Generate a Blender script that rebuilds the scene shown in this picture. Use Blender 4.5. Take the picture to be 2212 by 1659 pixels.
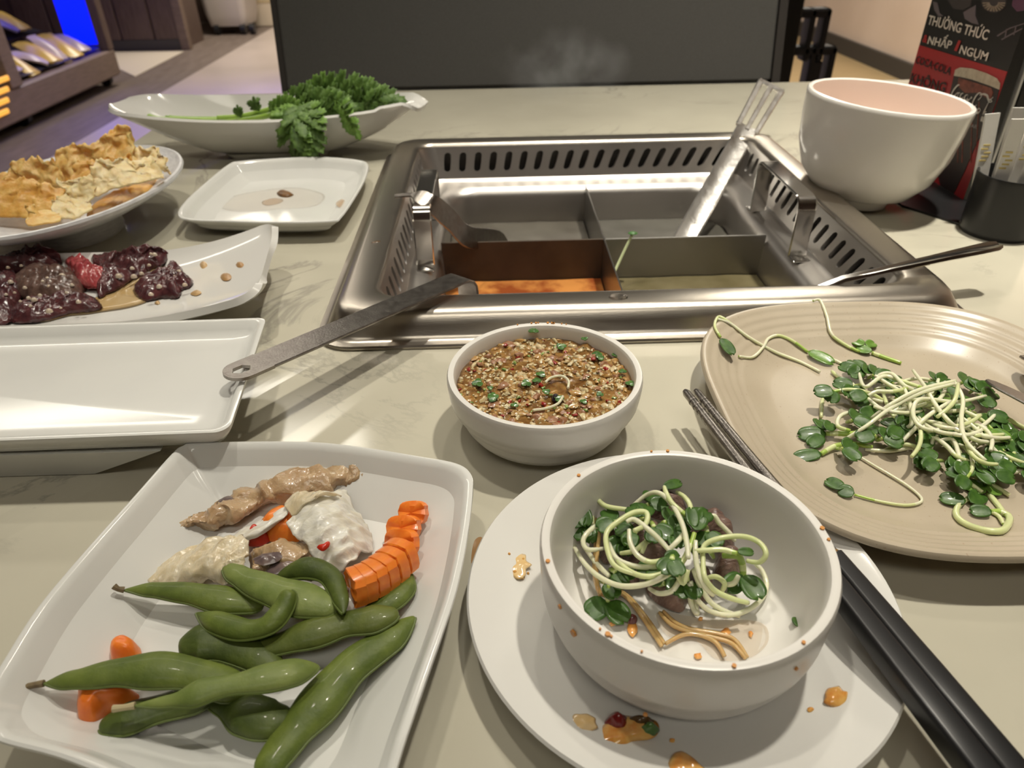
import bpy, math, random
from mathutils import Vector, Matrix, noise
random.seed(7)
V = Vector
sc = bpy.context.scene
for o in list(bpy.data.objects): bpy.data.objects.remove(o)
COL = sc.collection
PI = math.pi

# ------------------------------------------------------------------ camera, world, lights, exposure
F, CX, CY, H = 1550.0, 1106.0, 829.5, 0.21            # the photograph is 2212 x 1659; table top is z = 0
_Y = V((-53, 1041.5, -F)).normalized()
_X = V((1, .028, (-53 + 1041.5 * .028) / F)).normalized()
_Z = _X.cross(_Y)
ROT = Matrix((_X, _Y, _Z))
cam_d = bpy.data.cameras.new('camera'); cam = bpy.data.objects.new('camera', cam_d); COL.objects.link(cam)
cam.matrix_world = Matrix.Translation((0, 0, H)) @ ROT.to_4x4()
cam_d.sensor_fit = 'HORIZONTAL'; cam_d.sensor_width = 36; cam_d.lens = F / 2212 * 36
cam_d.clip_start = .01; cam_d.clip_end = 60
cam_d.dof.use_dof = True; cam_d.dof.focus_distance = .30; cam_d.dof.aperture_fstop = 17
sc.camera = cam
sc.view_settings.view_transform = 'Standard'; sc.view_settings.look = 'None'
sc.view_settings.gamma = 1; sc.view_settings.use_curve_mapping = False
sc.view_settings.exposure = -0.38
w = bpy.data.worlds.new('world'); sc.world = w; w.use_nodes = True
w.node_tree.nodes['Background'].inputs[0].default_value = (1, .9, .78, 1)
w.node_tree.nodes['Background'].inputs[1].default_value = .18

def lamp(name, loc, target, power, size, color=(1, .83, .62), kind='AREA', size_y=None, spread=160):
    d = bpy.data.lights.new(name, kind); d.energy = power; d.color = color
    d.shape = 'RECTANGLE' if size_y else 'DISK'; d.size = size; d.spread = math.radians(spread)
    if size_y: d.size_y = size_y
    o = bpy.data.objects.new(name, d); COL.objects.link(o); o.location = loc
    o.rotation_euler = (V(target) - V(loc)).to_track_quat('-Z', 'Y').to_euler()
    return o
CEIL = 1.85
WARM = (1, .935, .80)
lamp('downlight', (.46, .57, CEIL - .02), (.46, .57, 0), 5.9, .08, WARM, spread=56)
lamp('downlight', (-.34, .62, CEIL - .02), (-.30, .55, 0), 2.5, .08, WARM, spread=80)
lamp('downlight', (.15, 1.25, CEIL - .02), (.12, .9, 0), 2.6, .08, WARM, spread=110)
lamp('front_fill', (-.1, -.75, CEIL - .02), (-.1, .1, 0), 13, 1.2, WARM, size_y=.6)  # added fill behind the camera that lifts the front faces
lamp('strip_light', (-1.3, 2.6, CEIL - .02), (-1.3, 2.6, 0), 40, 2.4, WARM, size_y=.25)
lamp('strip_light', (1.6, 3.6, CEIL - .02), (1.9, 3.6, 0), 125, 1.2, WARM, size_y=1.0)
lamp('strip_light', (-1.6, 6.3, CEIL - .02), (-1.6, 6.3, 0), 100, 1.2, (1, .9, .78), size_y=.8)
lamp('blue_floor_fill', (-.9, 4.0, CEIL - .02), (-1.35, 4.0, -.74), 34, .3, (.25, .2, 1), size_y=1.6, spread=60)  # added lamp tinting the aisle floor blue, its source unknown
lamp('counter_light', (-2.75, 4.5, .55), (-2.75, 4.5, 0), 5, .2, (.12, .12, 1), size_y=1.0)

# ------------------------------------------------------------------ helpers
def W(px, py, z=0.0):
    d = ROT @ V(((px - CX) / F, -(py - CY) / F, -1)); t = (z - H) / d.z
    return V((d.x * t, d.y * t, z))
def onx(px, py, x):
    d = ROT @ V(((px - CX) / F, -(py - CY) / F, -1)); t = x / d.x
    return V((x, d.y * t, H + d.z * t))
def ony(px, py, y):
    d = ROT @ V(((px - CX) / F, -(py - CY) / F, -1)); t = y / d.y
    return V((d.x * t, y, H + d.z * t))

ORG = {}
class MB:
    def __init__(s): s.v, s.f, s.m = [], [], []
    def add(s, vs, fs, mi=0):
        b = len(s.v); s.v += [V(p) for p in vs]
        s.f += [tuple(i + b for i in f) for f in fs]; s.m += [mi] * len(fs)
        return s
    def loft(s, rings, closed=True, cap0=False, cap1=False, mi=0):
        n = len(rings[0]); vs = [p for r in rings for p in r]; fs = []
        for i in range(len(rings) - 1):
            for j in range(n if closed else n - 1):
                k = (j + 1) % n
                fs.append((i * n + j, i * n + k, (i + 1) * n + k, (i + 1) * n + j))
        L = len(rings) - 1
        if cap0: fs.append(tuple(reversed(range(n))))
        if cap1: fs.append(tuple(L * n + j for j in range(n)))
        return s.add(vs, fs, mi)
    def box(s, lo, hi, mi=0):
        x0, y0, z0 = lo; x1, y1, z1 = hi
        return s.add([(x0, y0, z0), (x1, y0, z0), (x1, y1, z0), (x0, y1, z0), (x0, y0, z1), (x1, y0, z1), (x1, y1, z1), (x0, y1, z1)],
                     [(3, 2, 1, 0), (4, 5, 6, 7), (0, 1, 5, 4), (1, 2, 6, 5), (2, 3, 7, 6), (3, 0, 4, 7)], mi)
    def bbox(s, lo, hi, b, mi=0):                        # box with rounded vertical edges and a chamfered rim
        cx, cy = (lo[0] + hi[0]) / 2, (lo[1] + hi[1]) / 2; hx, hy = (hi[0] - lo[0]) / 2, (hi[1] - lo[1]) / 2
        z0, z1 = lo[2], hi[2]
        rs = [rrect(cx, cy, hx - b, hy - b, b * .6, z0), rrect(cx, cy, hx, hy, b, z0 + b), rrect(cx, cy, hx, hy, b, z1 - b), rrect(cx, cy, hx - b, hy - b, b * .6, z1)]
        return s.loft(rs, True, True, True, mi)
    def tube(s, path, rad, n=8, flat=1.0, up=None, caps=True, mi=0):
        path = [V(p) for p in path]; N = len(path)
        if not hasattr(rad, '__len__'): rad = [rad] * N
        rings = []; prev = None
        for i, p in enumerate(path):
            t = (path[min(i + 1, N - 1)] - path[max(i - 1, 0)])
            if t.length < 1e-9: t = V((0, 0, 1))
            t.normalize()
            if prev is None:
                a = V(up) if up else (V((0, 0, 1)) if abs(t.z) < .9 else V((1, 0, 0)))
            else: a = prev
            nrm = a - t * a.dot(t)
            if nrm.length < 1e-6: nrm = V((1, 0, 0)) - t * t.x
            nrm.normalize(); b = t.cross(nrm); prev = nrm
            rings.append([p + b * (math.cos(2 * PI * k / n) * rad[i]) + nrm * (math.sin(2 * PI * k / n) * rad[i] * flat) for k in range(n)])
        return s.loft(rings, True, caps, caps, mi)
    def strap(s, path, wv, width, th, mi=0):            # flat bar swept on a path; wv = width directions
        path = [V(p) for p in path]; N = len(path); rings = []
        if not hasattr(width, '__len__'): width = [width] * N
        for i, p in enumerate(path):
            t = (path[min(i + 1, N - 1)] - path[max(i - 1, 0)]).normalized()
            w_ = V(wv[i]) if isinstance(wv, list) else V(wv)
            w_ = (w_ - t * w_.dot(t)).normalized(); nn = t.cross(w_)
            h = width[i] / 2; b = min(th * .35, h * .4)
            q = [(-h, -th / 2 + b), (-h, th / 2 - b), (-h + b, th / 2), (h - b, th / 2), (h, th / 2 - b), (h, -th / 2 + b), (h - b, -th / 2), (-h + b, -th / 2)]
            rings.append([p + w_ * a + nn * c for a, c in q])
        return s.loft(rings, True, True, True, mi)
    def lathe(s, prof, c=(0, 0, 0), n=72, mi=0, tilt=None):
        rings = [[V((r * math.cos(2 * PI * k / n), r * math.sin(2 * PI * k / n), z)) for k in range(n)] for r, z in prof]
        M = tilt or Matrix.Identity(3)
        return s.loft([[M @ p + V(c) for p in r] for r in rings], True, prof[0][0] > 1e-6, prof[-1][0] > 1e-6, mi)
    def sheet(s, grid, th=0.0, mi=0):                   # open grid -> thin closed shell
        n, m = len(grid), len(grid[0])
        nor = [[None] * m for _ in range(n)]
        for i in range(n):
            for j in range(m):
                a = grid[min(i + 1, n - 1)][j] - grid[max(i - 1, 0)][j]; b = grid[i][min(j + 1, m - 1)] - grid[i][max(j - 1, 0)]
                c = a.cross(b); nor[i][j] = c.normalized() if c.length > 1e-12 else V((0, 0, 1))
        top = [grid[i][j] for i in range(n) for j in range(m)]
        fs = [(i * m + j, (i + 1) * m + j, (i + 1) * m + j + 1, i * m + j + 1) for i in range(n - 1) for j in range(m - 1)]
        if not th: return s.add(top, fs, mi)
        bot = [grid[i][j] - nor[i][j] * th for i in range(n) for j in range(m)]; o = n * m
        f2 = [tuple(o + k for k in reversed(f)) for f in fs]
        edge = [i * m for i in range(n)] + [(n - 1) * m + j for j in range(1, m)] + [i * m + m - 1 for i in range(n - 2, -1, -1)] + [j for j in range(m - 2, 0, -1)]
        f3 = [(edge[k], o + edge[k], o + edge[(k + 1) % len(edge)], edge[(k + 1) % len(edge)]) for k in range(len(edge))]
        return s.add(top + bot, fs + f2 + f3, mi)

def rrect(cx, cy, hx, hy, r, z, k=6):
    r = min(r, hx, hy); out = []
    for sx, sy, a0 in ((1, 1, 0), (-1, 1, 90), (-1, -1, 180), (1, -1, 270)):
        for i in range(k + 1):
            a = math.radians(a0 + 90 * i / k)
            out.append(V((cx + sx * (hx - r) + r * math.cos(a), cy + sy * (hy - r) + r * math.sin(a), z)))
    return out
def spline(pts, n=8, closed=False):
    pts = [V(p) for p in pts]; N = len(pts); out = []
    for i in range(N if closed else N - 1):
        if closed: p0, p1, p2, p3 = pts[i - 1], pts[i], pts[(i + 1) % N], pts[(i + 2) % N]
        else: p0, p1, p2, p3 = pts[max(i - 1, 0)], pts[i], pts[i + 1], pts[min(i + 2, N - 1)]
        for k in range(n):
            t = k / n
            out.append(.5 * ((2 * p1) + (p2 - p0) * t + (2 * p0 - 5 * p1 + 4 * p2 - p3) * t * t + (3 * p1 - p0 - 3 * p2 + p3) * t ** 3))
    if not closed: out.append(pts[-1])
    return out
def lerp_list(vals, n):
    out = []
    for i in range(n):
        x = i / (n - 1) * (len(vals) - 1); k = min(int(x), len(vals) - 2); f_ = x - k
        f_ = f_ * f_ * (3 - 2 * f_); out.append(vals[k] * (1 - f_) + vals[k + 1] * f_)
    return out
def nz(p, s): return noise.noise(V(p) * s)
def root_of(o):
    while o.parent: o = o.parent
    return o
def obj(name, mb, mats, parent=None, org=None, smooth=40):
    """link one mesh object; vertices are given in world coordinates."""
    o0 = ORG[root_of(parent).name] if parent else V(org if org is not None else (0, 0, 0))
    me = bpy.data.meshes.new(name)
    me.from_pydata([tuple(p - o0) for p in mb.v], [], mb.f); 
    mats = mats if isinstance(mats, (list, tuple)) else [mats]
    for m in mats: me.materials.append(m)
    if len(mats) > 1: me.polygons.foreach_set('material_index', mb.m)
    if smooth:
        me.polygons.foreach_set('use_smooth', [True] * len(me.polygons))
        if smooth < 180: me.set_sharp_from_angle(angle=math.radians(smooth))
    me.update()
    o = bpy.data.objects.new(name, me); COL.objects.link(o)
    if parent: o.parent = parent
    else: o.location = o0; ORG[o.name] = o0
    return o
def tag(o, label, cat, group=None, kind=None):
    if label: o['label'] = label
    if cat: o['category'] = cat
    if group: o['group'] = group
    if kind: o['kind'] = kind
    return o
def thing(name, label, cat, loc, group=None):
    o = bpy.data.objects.new(name, None); COL.objects.link(o); o.location = loc; ORG[o.name] = V(loc)
    o.empty_display_size = .02
    return tag(o, label, cat, group)
def struct(name, mb, m, smooth=0):
    o = obj(name, mb, m, smooth=smooth); o['kind'] = 'structure'; return o

# ------------------------------------------------------------------ materials
def mat(name, c1, rough=.4, metal=0, c2=None, scale=50, detail=4, bump=0, bscale=None, coat=0, spec=.5, sss=0, ssc=None, stretch=None,
        lo=.35, hi=.65, emit=None, estr=0, trans=0, alpha=1, rvar=0, sheen=0, aniso=0, ior=1.45):
    m = bpy.data.materials.new(name); m.use_nodes = True; nt = m.node_tree; N = nt.nodes; L = nt.links
    b = N['Principled BSDF']; I = b.inputs
    I['Base Color'].default_value = (*c1, 1); I['Roughness'].default_value = rough; I['Metallic'].default_value = metal
    I['Coat Weight'].default_value = coat; I['Coat Roughness'].default_value = .08; I['Specular IOR Level'].default_value = spec
    I['Transmission Weight'].default_value = trans; I['Alpha'].default_value = alpha; I['IOR'].default_value = ior
    if aniso: I['Anisotropic'].default_value = aniso
    if sheen: I['Sheen Weight'].default_value = sheen
    if sss: I['Subsurface Weight'].default_value = sss; I['Subsurface Radius'].default_value = ssc or (.004, .003, .002); I['Subsurface Scale'].default_value = 1
    if emit: I['Emission Color'].default_value = (*emit, 1); I['Emission Strength'].default_value = estr
    if c2 or bump or rvar:
        tc = N.new('ShaderNodeTexCoord'); mp = N.new('ShaderNodeMapping'); L.new(tc.outputs['Object'], mp.inputs['Vector'])
        if stretch: mp.inputs['Scale'].default_value = stretch
        n = N.new('ShaderNodeTexNoise'); n.inputs['Scale'].default_value = scale; n.inputs['Detail'].default_value = detail; L.new(mp.outputs[0], n.inputs['Vector'])
        if c2:
            r = N.new('ShaderNodeValToRGB'); r.color_ramp.elements[0].position = lo; r.color_ramp.elements[1].position = hi
            r.color_ramp.elements[0].color = (*c1, 1); r.color_ramp.elements[1].color = (*c2, 1)
            L.new(n.outputs['Fac'], r.inputs[0]); L.new(r.outputs[0], I['Base Color'])
        if rvar:
            mr = N.new('ShaderNodeMapRange'); mr.inputs[3].default_value = rough - rvar; mr.inputs[4].default_value = rough + rvar
            L.new(n.outputs['Fac'], mr.inputs[0]); L.new(mr.outputs[0], I['Roughness'])
        if bump:
            n2 = N.new('ShaderNodeTexNoise'); n2.inputs['Scale'].default_value = bscale or scale; n2.inputs['Detail'].default_value = 3; L.new(mp.outputs[0], n2.inputs['Vector'])
            bp = N.new('ShaderNodeBump'); bp.inputs['Strength'].default_value = bump; bp.inputs['Distance'].default_value = .001
            L.new(n2.outputs['Fac'], bp.inputs['Height']); L.new(bp.outputs[0], I['Normal'])
    return m
def marble():
    m = mat('marble', (.60, .565, .475), rough=.13, spec=.5); nt = m.node_tree; N = nt.nodes; L = nt.links; b = N['Principled BSDF']
    tc = N.new('ShaderNodeTexCoord')
    n1 = N.new('ShaderNodeTexNoise'); n1.inputs['Scale'].default_value = 5; n1.inputs['Detail'].default_value = 6; L.new(tc.outputs['Object'], n1.inputs['Vector'])
    r1 = N.new('ShaderNodeValToRGB'); e = r1.color_ramp.elements; e[0].position = .3; e[0].color = (.44, .415, .335, 1); e[1].position = .68; e[1].color = (.565, .535, .435, 1)
    L.new(n1.outputs['Fac'], r1.inputs[0])
    n2 = N.new('ShaderNodeTexNoise'); n2.inputs['Scale'].default_value = 7; n2.inputs['Detail'].default_value = 9; n2.inputs['Roughness'].default_value = .62; n2.inputs['Distortion'].default_value = 1.1
    L.new(tc.outputs['Object'], n2.inputs['Vector'])
    sub = N.new('ShaderNodeMath'); sub.operation = 'SUBTRACT'; sub.inputs[1].default_value = .5; L.new(n2.outputs['Fac'], sub.inputs[0])
    ab = N.new('ShaderNodeMath'); ab.operation = 'ABSOLUTE'; L.new(sub.outputs[0], ab.inputs[0])
    r2 = N.new('ShaderNodeValToRGB'); e = r2.color_ramp.elements; e[0].position = 0; e[0].color = (1, 1, 1, 1); e[1].position = .022; e[1].color = (0, 0, 0, 1); L.new(ab.outputs[0], r2.inputs[0])
    n3 = N.new('ShaderNodeTexNoise'); n3.inputs['Scale'].default_value = 5.5; n3.inputs['Detail'].default_value = 2; L.new(tc.outputs['Object'], n3.inputs['Vector'])
    r3 = N.new('ShaderNodeValToRGB'); e = r3.color_ramp.elements; e[0].position = .50; e[0].color = (0, 0, 0, 1); e[1].position = .68; e[1].color = (.8, .8, .8, 1); L.new(n3.outputs['Fac'], r3.inputs[0])
    mu = N.new('ShaderNodeMath'); mu.operation = 'MULTIPLY'; L.new(r2.outputs[0], mu.inputs[0]); L.new(r3.outputs[0], mu.inputs[1])
    mx = N.new('ShaderNodeMix'); mx.data_type = 'RGBA'; L.new(mu.outputs[0], mx.inputs[0]); L.new(r1.outputs[0], mx.inputs[6]); mx.inputs[7].default_value = (.27, .255, .22, 1)
    L.new(mx.outputs[2], b.inputs['Base Color'])
    return m
M = {}
M['marble'] = marble()
M['white'] = mat('white_melamine', (.69, .69, .665), rough=.13, spec=.5, c2=(.71, .71, .68), scale=30)
M['porcelain'] = mat('white_porcelain', (.70, .69, .66), rough=.10, spec=.5)
M['grainy'] = mat('textured_white_glaze', (.70, .70, .71), rough=.28, spec=.5, c2=(.58, .58, .60), scale=120, stretch=(1, 1, 5), bump=.3)
M['matte_white'] = mat('matte_white_glaze', (.74, .72, .68), rough=.3, spec=.45)
M['pinkish'] = mat('white_bowl_glaze', (.82, .79, .745), rough=.12, spec=.5)
M['pink_in'] = mat('pale_pink_inner_glaze', (.78, .64, .56), rough=.3, spec=.4)
def stoneware():
    m = mat('beige_stoneware', (.43, .365, .275), rough=.3, c2=(.46, .395, .30), scale=40); nt = m.node_tree; N = nt.nodes; L = nt.links; b = N['Principled BSDF']
    src = b.inputs['Base Color'].links[0].from_socket
    tc = N.new('ShaderNodeTexCoord'); n = N.new('ShaderNodeTexNoise'); n.inputs['Scale'].default_value = 900; n.inputs['Detail'].default_value = 1; L.new(tc.outputs['Object'], n.inputs['Vector'])
    r = N.new('ShaderNodeValToRGB'); e = r.color_ramp.elements; e[0].position = .70; e[0].color = (0, 0, 0, 1); e[1].position = .76; e[1].color = (.6, .6, .6, 1); L.new(n.outputs['Fac'], r.inputs[0])
    mx = N.new('ShaderNodeMix'); mx.data_type = 'RGBA'; L.new(r.outputs[0], mx.inputs[0]); L.new(src, mx.inputs[6]); mx.inputs[7].default_value = (.3, .2, .12, 1)
    L.new(mx.outputs[2], b.inputs['Base Color']); return m
M['stoneware'] = stoneware()
M['steel'] = mat('brushed_steel', (.52, .475, .415), rough=.30, metal=1, bump=.05, bscale=300, stretch=(1, 14, 1), rvar=.04, scale=60)
M['steel_in'] = mat('basin_steel', (.64, .61, .58), rough=.36, metal=1, bump=.03, bscale=200, rvar=.05, scale=40)
M['steel_dark'] = mat('dark_steel', (.05, .047, .043), rough=.5, metal=.7)
M['chrome'] = mat('polished_steel', (.72, .70, .67), rough=.15, metal=1)
M['shiny'] = mat('shiny_ladle_steel', (.86, .84, .81), rough=.30, metal=1, bump=.5, bscale=90, rvar=.08, scale=60)
M['worn_steel'] = mat('worn_steel', (.27, .245, .225), rough=.32, metal=1, c2=(.33, .305, .28), scale=250, bump=.12, bscale=900, rvar=.06)
M['divider'] = mat('divider_steel', (.30, .29, .275), rough=.34, metal=1, rvar=.05, scale=40)
M['divider_stained'] = mat('oil_stained_steel', (.055, .040, .029), rough=.5, metal=.3, c2=(.085, .063, .045), scale=30)
M['black'] = mat('black_plastic', (.012, .012, .013), rough=.35)
M['black_card'] = mat('black_card', (.016, .014, .014), rough=.4)
M['red_card'] = mat('red_card', (.42, .018, .025), rough=.4)
M['white_ink'] = mat('white_ink', (.75, .68, .60), rough=.5)
M['red_ink'] = mat('red_ink', (.45, .03, .03), rough=.5)
M['dark_ink'] = mat('dark_ink', (.03, .008, .01), rough=.5)
M['lacquer'] = mat('black_lacquer', (.013, .013, .014), rough=.34, spec=.5)
M['gold'] = mat('gold_band', (.55, .36, .14), rough=.3, metal=1)
M['paper'] = mat('white_paper', (.72, .70, .66), rough=.7, bump=.1, bscale=300)
M['yellow_ink'] = mat('yellow_ink', (.60, .48, .18), rough=.6)

# ------------------------------------------------------------------ room shell
FZ = -.74
M['floor_brown'] = mat('brown_vinyl', (.13, .10, .08), rough=.5, c2=(.17, .135, .11), scale=6, stretch=(6, 1, 1))
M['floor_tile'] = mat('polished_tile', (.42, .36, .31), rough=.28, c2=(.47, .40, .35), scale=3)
M['floor_tan'] = mat('tan_wood', (.46, .33, .17), rough=.45, c2=(.53, .39, .21), scale=8, stretch=(1, 8, 1))
M['floor_pale'] = mat('pale_floor', (.62, .55, .43), rough=.4)
M['wall'] = mat('pale_wall', (.66, .53, .43), rough=.8, c2=(.72, .59, .49), scale=2)
M['ceil'] = mat('ceiling_paint', (.21, .175, .125), rough=.9)
M['skirt'] = mat('dark_skirting', (.05, .045, .042), rough=.5)
M['wood_dark'] = mat('dark_wood', (.085, .055, .042), rough=.5, c2=(.125, .085, .065), scale=9, stretch=(10, 10, 1), bump=.1)
M['wood_mid'] = mat('mid_wood', (.16, .115, .085), rough=.5, c2=(.20, .145, .11), scale=12, stretch=(1, 1, 8))
M['fabric'] = mat('dark_grey_fabric', (.070, .067, .064), rough=.85, c2=(.085, .083, .08), scale=900, bump=.3, bscale=1200)

m = MB(); m.box((-4, -1.6, FZ - .05), (-2.05, 8, FZ)); struct('floor', m, M['floor_brown'])
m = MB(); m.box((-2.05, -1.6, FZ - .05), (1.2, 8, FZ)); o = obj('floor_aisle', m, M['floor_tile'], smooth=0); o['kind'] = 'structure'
m = MB(); m.box((1.2, -1.6, FZ - .05), (2.6, 8, FZ)); o = obj('floor_wood', m, M['floor_tan'], smooth=0); o['kind'] = 'structure'
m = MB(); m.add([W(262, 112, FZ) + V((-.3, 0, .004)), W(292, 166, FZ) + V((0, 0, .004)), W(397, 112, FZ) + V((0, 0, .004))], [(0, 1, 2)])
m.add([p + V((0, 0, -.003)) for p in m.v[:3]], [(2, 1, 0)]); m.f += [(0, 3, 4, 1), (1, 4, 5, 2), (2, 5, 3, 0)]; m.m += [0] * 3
o = obj('floor_pale_patch', m, M['floor_pale'], smooth=0); o['kind'] = 'structure'  # paler triangle of floor beyond the counter's end
m = MB(); m.box((-4, -1.6, CEIL), (2.6, 8, CEIL + .05)); struct('ceiling', m, M['ceil'])
m = MB(); m.box((-4, 8, FZ), (2.6, 8.1, CEIL)); struct('wall_back', m, M['wood_dark'])
m = MB(); m.box((-4.1, -1.6, FZ), (-4, 8, CEIL)); struct('wall_left', m, M['wood_dark'])
m = MB(); m.box((2.55, -1.6, FZ), (2.65, 8, CEIL)); struct('wall_right', m, M['wall'])
m = MB(); m.box((-4, -1.7, FZ), (2.6, -1.6, CEIL)); struct('wall_front', m, M['wood_dark'])
m = MB(); m.box((2.52, -1.6, FZ), (2.55, 8, FZ + .10)); struct('baseboard_right', m, M['skirt'])

# booth partition behind the table
t = thing('booth_partition', 'tall dark grey upholstered booth partition standing at the far edge of the table', 'partition', (.055, 1.07, FZ))
xl, xr = ony(613, 165, 1.06).x, ony(1671, 165, 1.06).x
def lean(mb): mb.v = [V((p.x, p.y + .20 * p.z, p.z)) if p.z > 0 else p for p in mb.v]
m = MB(); m.bbox((xl + .008, 1.035, FZ + .06), (xr - .012, 1.11, 0), .004); m.bbox((xl + .008, 1.035, 0), (xr - .012, 1.11, .80), .004); lean(m); obj('panel', m, M['fabric'], t)
m = MB(); m.box((xl, 1.037, FZ), (xl + .008, 1.112, 0)); m.box((xr - .011, 1.034, FZ), (xr, 1.112, 0)); m.box((xl, 1.037, 0), (xl + .008, 1.112, .80)); m.box((xr - .011, 1.034, 0), (xr, 1.112, .80)); lean(m); obj('edge_trim', m, mat('dark_trim', (.035, .03, .028), .6), t)
m = MB(); m.box((xl, 1.045, FZ), (xr, 1.105, FZ + .07)); obj('plinth', m, M['wood_dark'], t)

# dark chair with square arm loops, right of the partition
t = thing('dark_chair', 'dark wooden chair with square arm loops beside the partition and the pale wall', 'chair', (.85, 1.75, FZ))
Yc = 1.75
def pq(px, py, y=Yc): return ony(px, py, y)
m = MB(); a = pq(1684, 60); b = pq(1741, 60)
m.bbox((a.x - .05, Yc - .02, FZ), (b.x - .02, Yc + .03, .45), .006); obj('side_panel', m, M['black'], t)
bk = mat('black_stained_wood', (.012, .010, .012), .5)
for (x0, x1, y0, y1) in ((1741, 1784, 18, 100), (1728, 1796, 100, 176)):
    m = MB(); p0, p1 = pq(x0, y0), pq(x1, y1)
    th_ = .012; X0, X1, Z1, Z0 = p0.x - .03, p1.x - .006, p0.z, p1.z
    m.bbox((X0, Yc - .012, Z1 - .018), (X1, Yc + .03, Z1), .004)
    m.bbox((X1 - .014, Yc - .012, Z0 - .03), (X1, Yc + .03, Z1), .004)
    m.bbox(((X0 + X1) / 2 - .002, Yc - .012, Z0 - .03), ((X0 + X1) / 2 + .010, Yc + .03, Z1), .003)
    obj('arm_loop', m, bk, t)
for dx in (0, .12):
    m = MB(); m.bbox((a.x - .04 + dx, Yc - .01, FZ), (a.x - .01 + dx, Yc + .02, -.1), .004); obj('leg', m, bk, t)

# white waste trolley far back
t = thing('trolley_bin', 'tall white plastic bin trolley on castors, far back in the aisle', 'bin', (-2.3, 7.2, FZ))
wp = mat('white_plastic', (.62, .57, .52), .4)
m = MB(); p0, p1 = W(462, 72, FZ), W(545, 72, FZ)
m.loft([rrect((p0.x + p1.x) / 2, 7.3, (p1.x - p0.x) / 2 - .02, .2, .05, FZ + .07), rrect((p0.x + p1.x) / 2, 7.3, (p1.x - p0.x) / 2, .23, .06, FZ + .16), rrect((p0.x + p1.x) / 2, 7.3, (p1.x - p0.x) / 2 + .06, .27, .06, FZ + .95)], True, True, True)
obj('body', m, wp, t)
for dx in (p0.x + .08, p1.x - .05, p1.x + .03):
    m = MB(); m.tube([(dx - .02, 7.12, FZ + .045), (dx + .02, 7.12, FZ + .045)], .045, 14); obj('castor', m, M['black'], t)
t = thing('storage_box', 'small beige box on the floor between the white bin and the partition', 'box', (-1.75, 7.3, FZ))
p0, p1 = W(556, 55, FZ), W(586, 55, FZ)
m = MB(); m.bbox((p0.x, p0.y - .1, FZ), (p1.x + .1, p0.y + .2, FZ + .45), .01); obj('carton', m, mat('beige_card', (.55, .47, .36), .7), t)
m = MB(); m.box((p0.x - .002, p0.y - .103, FZ + .2), (p1.x + .102, p0.y + .2, FZ + .23)); obj('tape', m, mat('tan_tape', (.45, .36, .22), .5), t)
# dark wood cabinet
t = thing('wood_cabinet', 'dark wood panelled cabinet against the back, left of the white bin', 'cabinet', (-2.9, 6.8, FZ))
cx1 = W(408, 110, FZ).x
m = MB(); m.box((-3.9, 6.36, FZ), (cx1 - .06, 6.85, 1.4)); obj('body', m, M['wood_dark'], t)
for k in range(5):
    x = -3.7 + k * .26
    m = MB(); m.bbox((x, 6.335, FZ + .08), (x + .245, 6.36, 1.38), .004); obj('panel', m, M['wood_dark'], t)
m = MB(); m.bbox((cx1 - .07, 6.33, FZ), (cx1, 6.40, 1.4), .005); obj('corner_post', m, M['wood_mid'], t)
m = MB(); m.box((-3.9, 6.33, FZ), (cx1 - .07, 6.36, FZ + .08)); obj('plinth', m, M['skirt'], t)

# snack display counter with blue light
t = thing('snack_counter', 'wooden display counter with blue lit shelf at far left', 'counter', (-2.8, 4.4, FZ))
xf = -2.40
zb = .06                                                 # height of the wheels gap
ztop = (onx(150, 143, xf)).z
ylo = onx(52, 182, xf).y; yhi = 5.05
m = MB(); m.bbox((xf - .75, 2.6, FZ + zb), (xf, yhi, ztop - .0), .01); obj('base_panel', m, M['wood_mid'], t)
m = MB(); m.bbox((xf - .06, yhi - .07, ztop), (xf, yhi, 1.1), .005); obj('post', m, M['wood_dark'], t)
m = MB(); m.bbox((xf - .06, ylo - .12, ztop), (xf + .01, ylo - .02, 1.1), .005); obj('post', m, M['wood_mid'], t)
m = MB(); m.bbox((xf - .75, 2.6, .75), (xf + .0, yhi, 1.1), .01); obj('canopy', m, M['wood_dark'], t)
m = MB(); m.box((xf - .78, 2.6, FZ + zb), (xf - .75, yhi, 1.1)); obj('back_panel', m, M['black'], t)
blue = mat('blue_lit_panel', (.01, .02, .5), .5, emit=(.0, .008, 1), estr=2.2)
m = MB(); m.box((xf - .27, yhi - .025, ztop + .03), (xf - .06, yhi - .01, .75)); obj('lit_panel', m, blue, t)
m = MB(); m.box((xf - .745, ylo, ztop + .28), (xf - .735, yhi - .03, ztop + .31)); obj('lit_strip', m, blue, t)
m = MB()
for k in range(2):
    m.add([(xf - .04 - k * .33, ylo, ztop + .02 + k * .10), (xf - .04 - k * .33, yhi - .08, ztop + .02 + k * .10), (xf - .36 - k * .33, yhi - .08, ztop + .10 + k * .12), (xf - .36 - k * .33, ylo, ztop + .10 + k * .12)], [(0, 1, 2, 3)])
obj('sloped_shelf', m, M['black'], t)
for y in (2.9, 4.0, yhi - .06):
    m = MB(); m.tube([(xf - .08, y - .02, FZ + .035), (xf - .08, y + .02, FZ + .035)], .034, 12, mi=0); obj('castor', m, M['black'], t)
amber = mat('amber_lit_panel', (.5, .3, .08), .5, emit=(1, .45, .05), estr=1.2)
for k in range(4):
    p = onx(8, 172 + k * 24, xf + .012)
    m = MB(); m.bbox((xf, p.y - .05, p.z - .012), (xf + .012, p.y + .05, p.z + .012), .003); obj('amber_lamp', m, amber, t)
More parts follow.
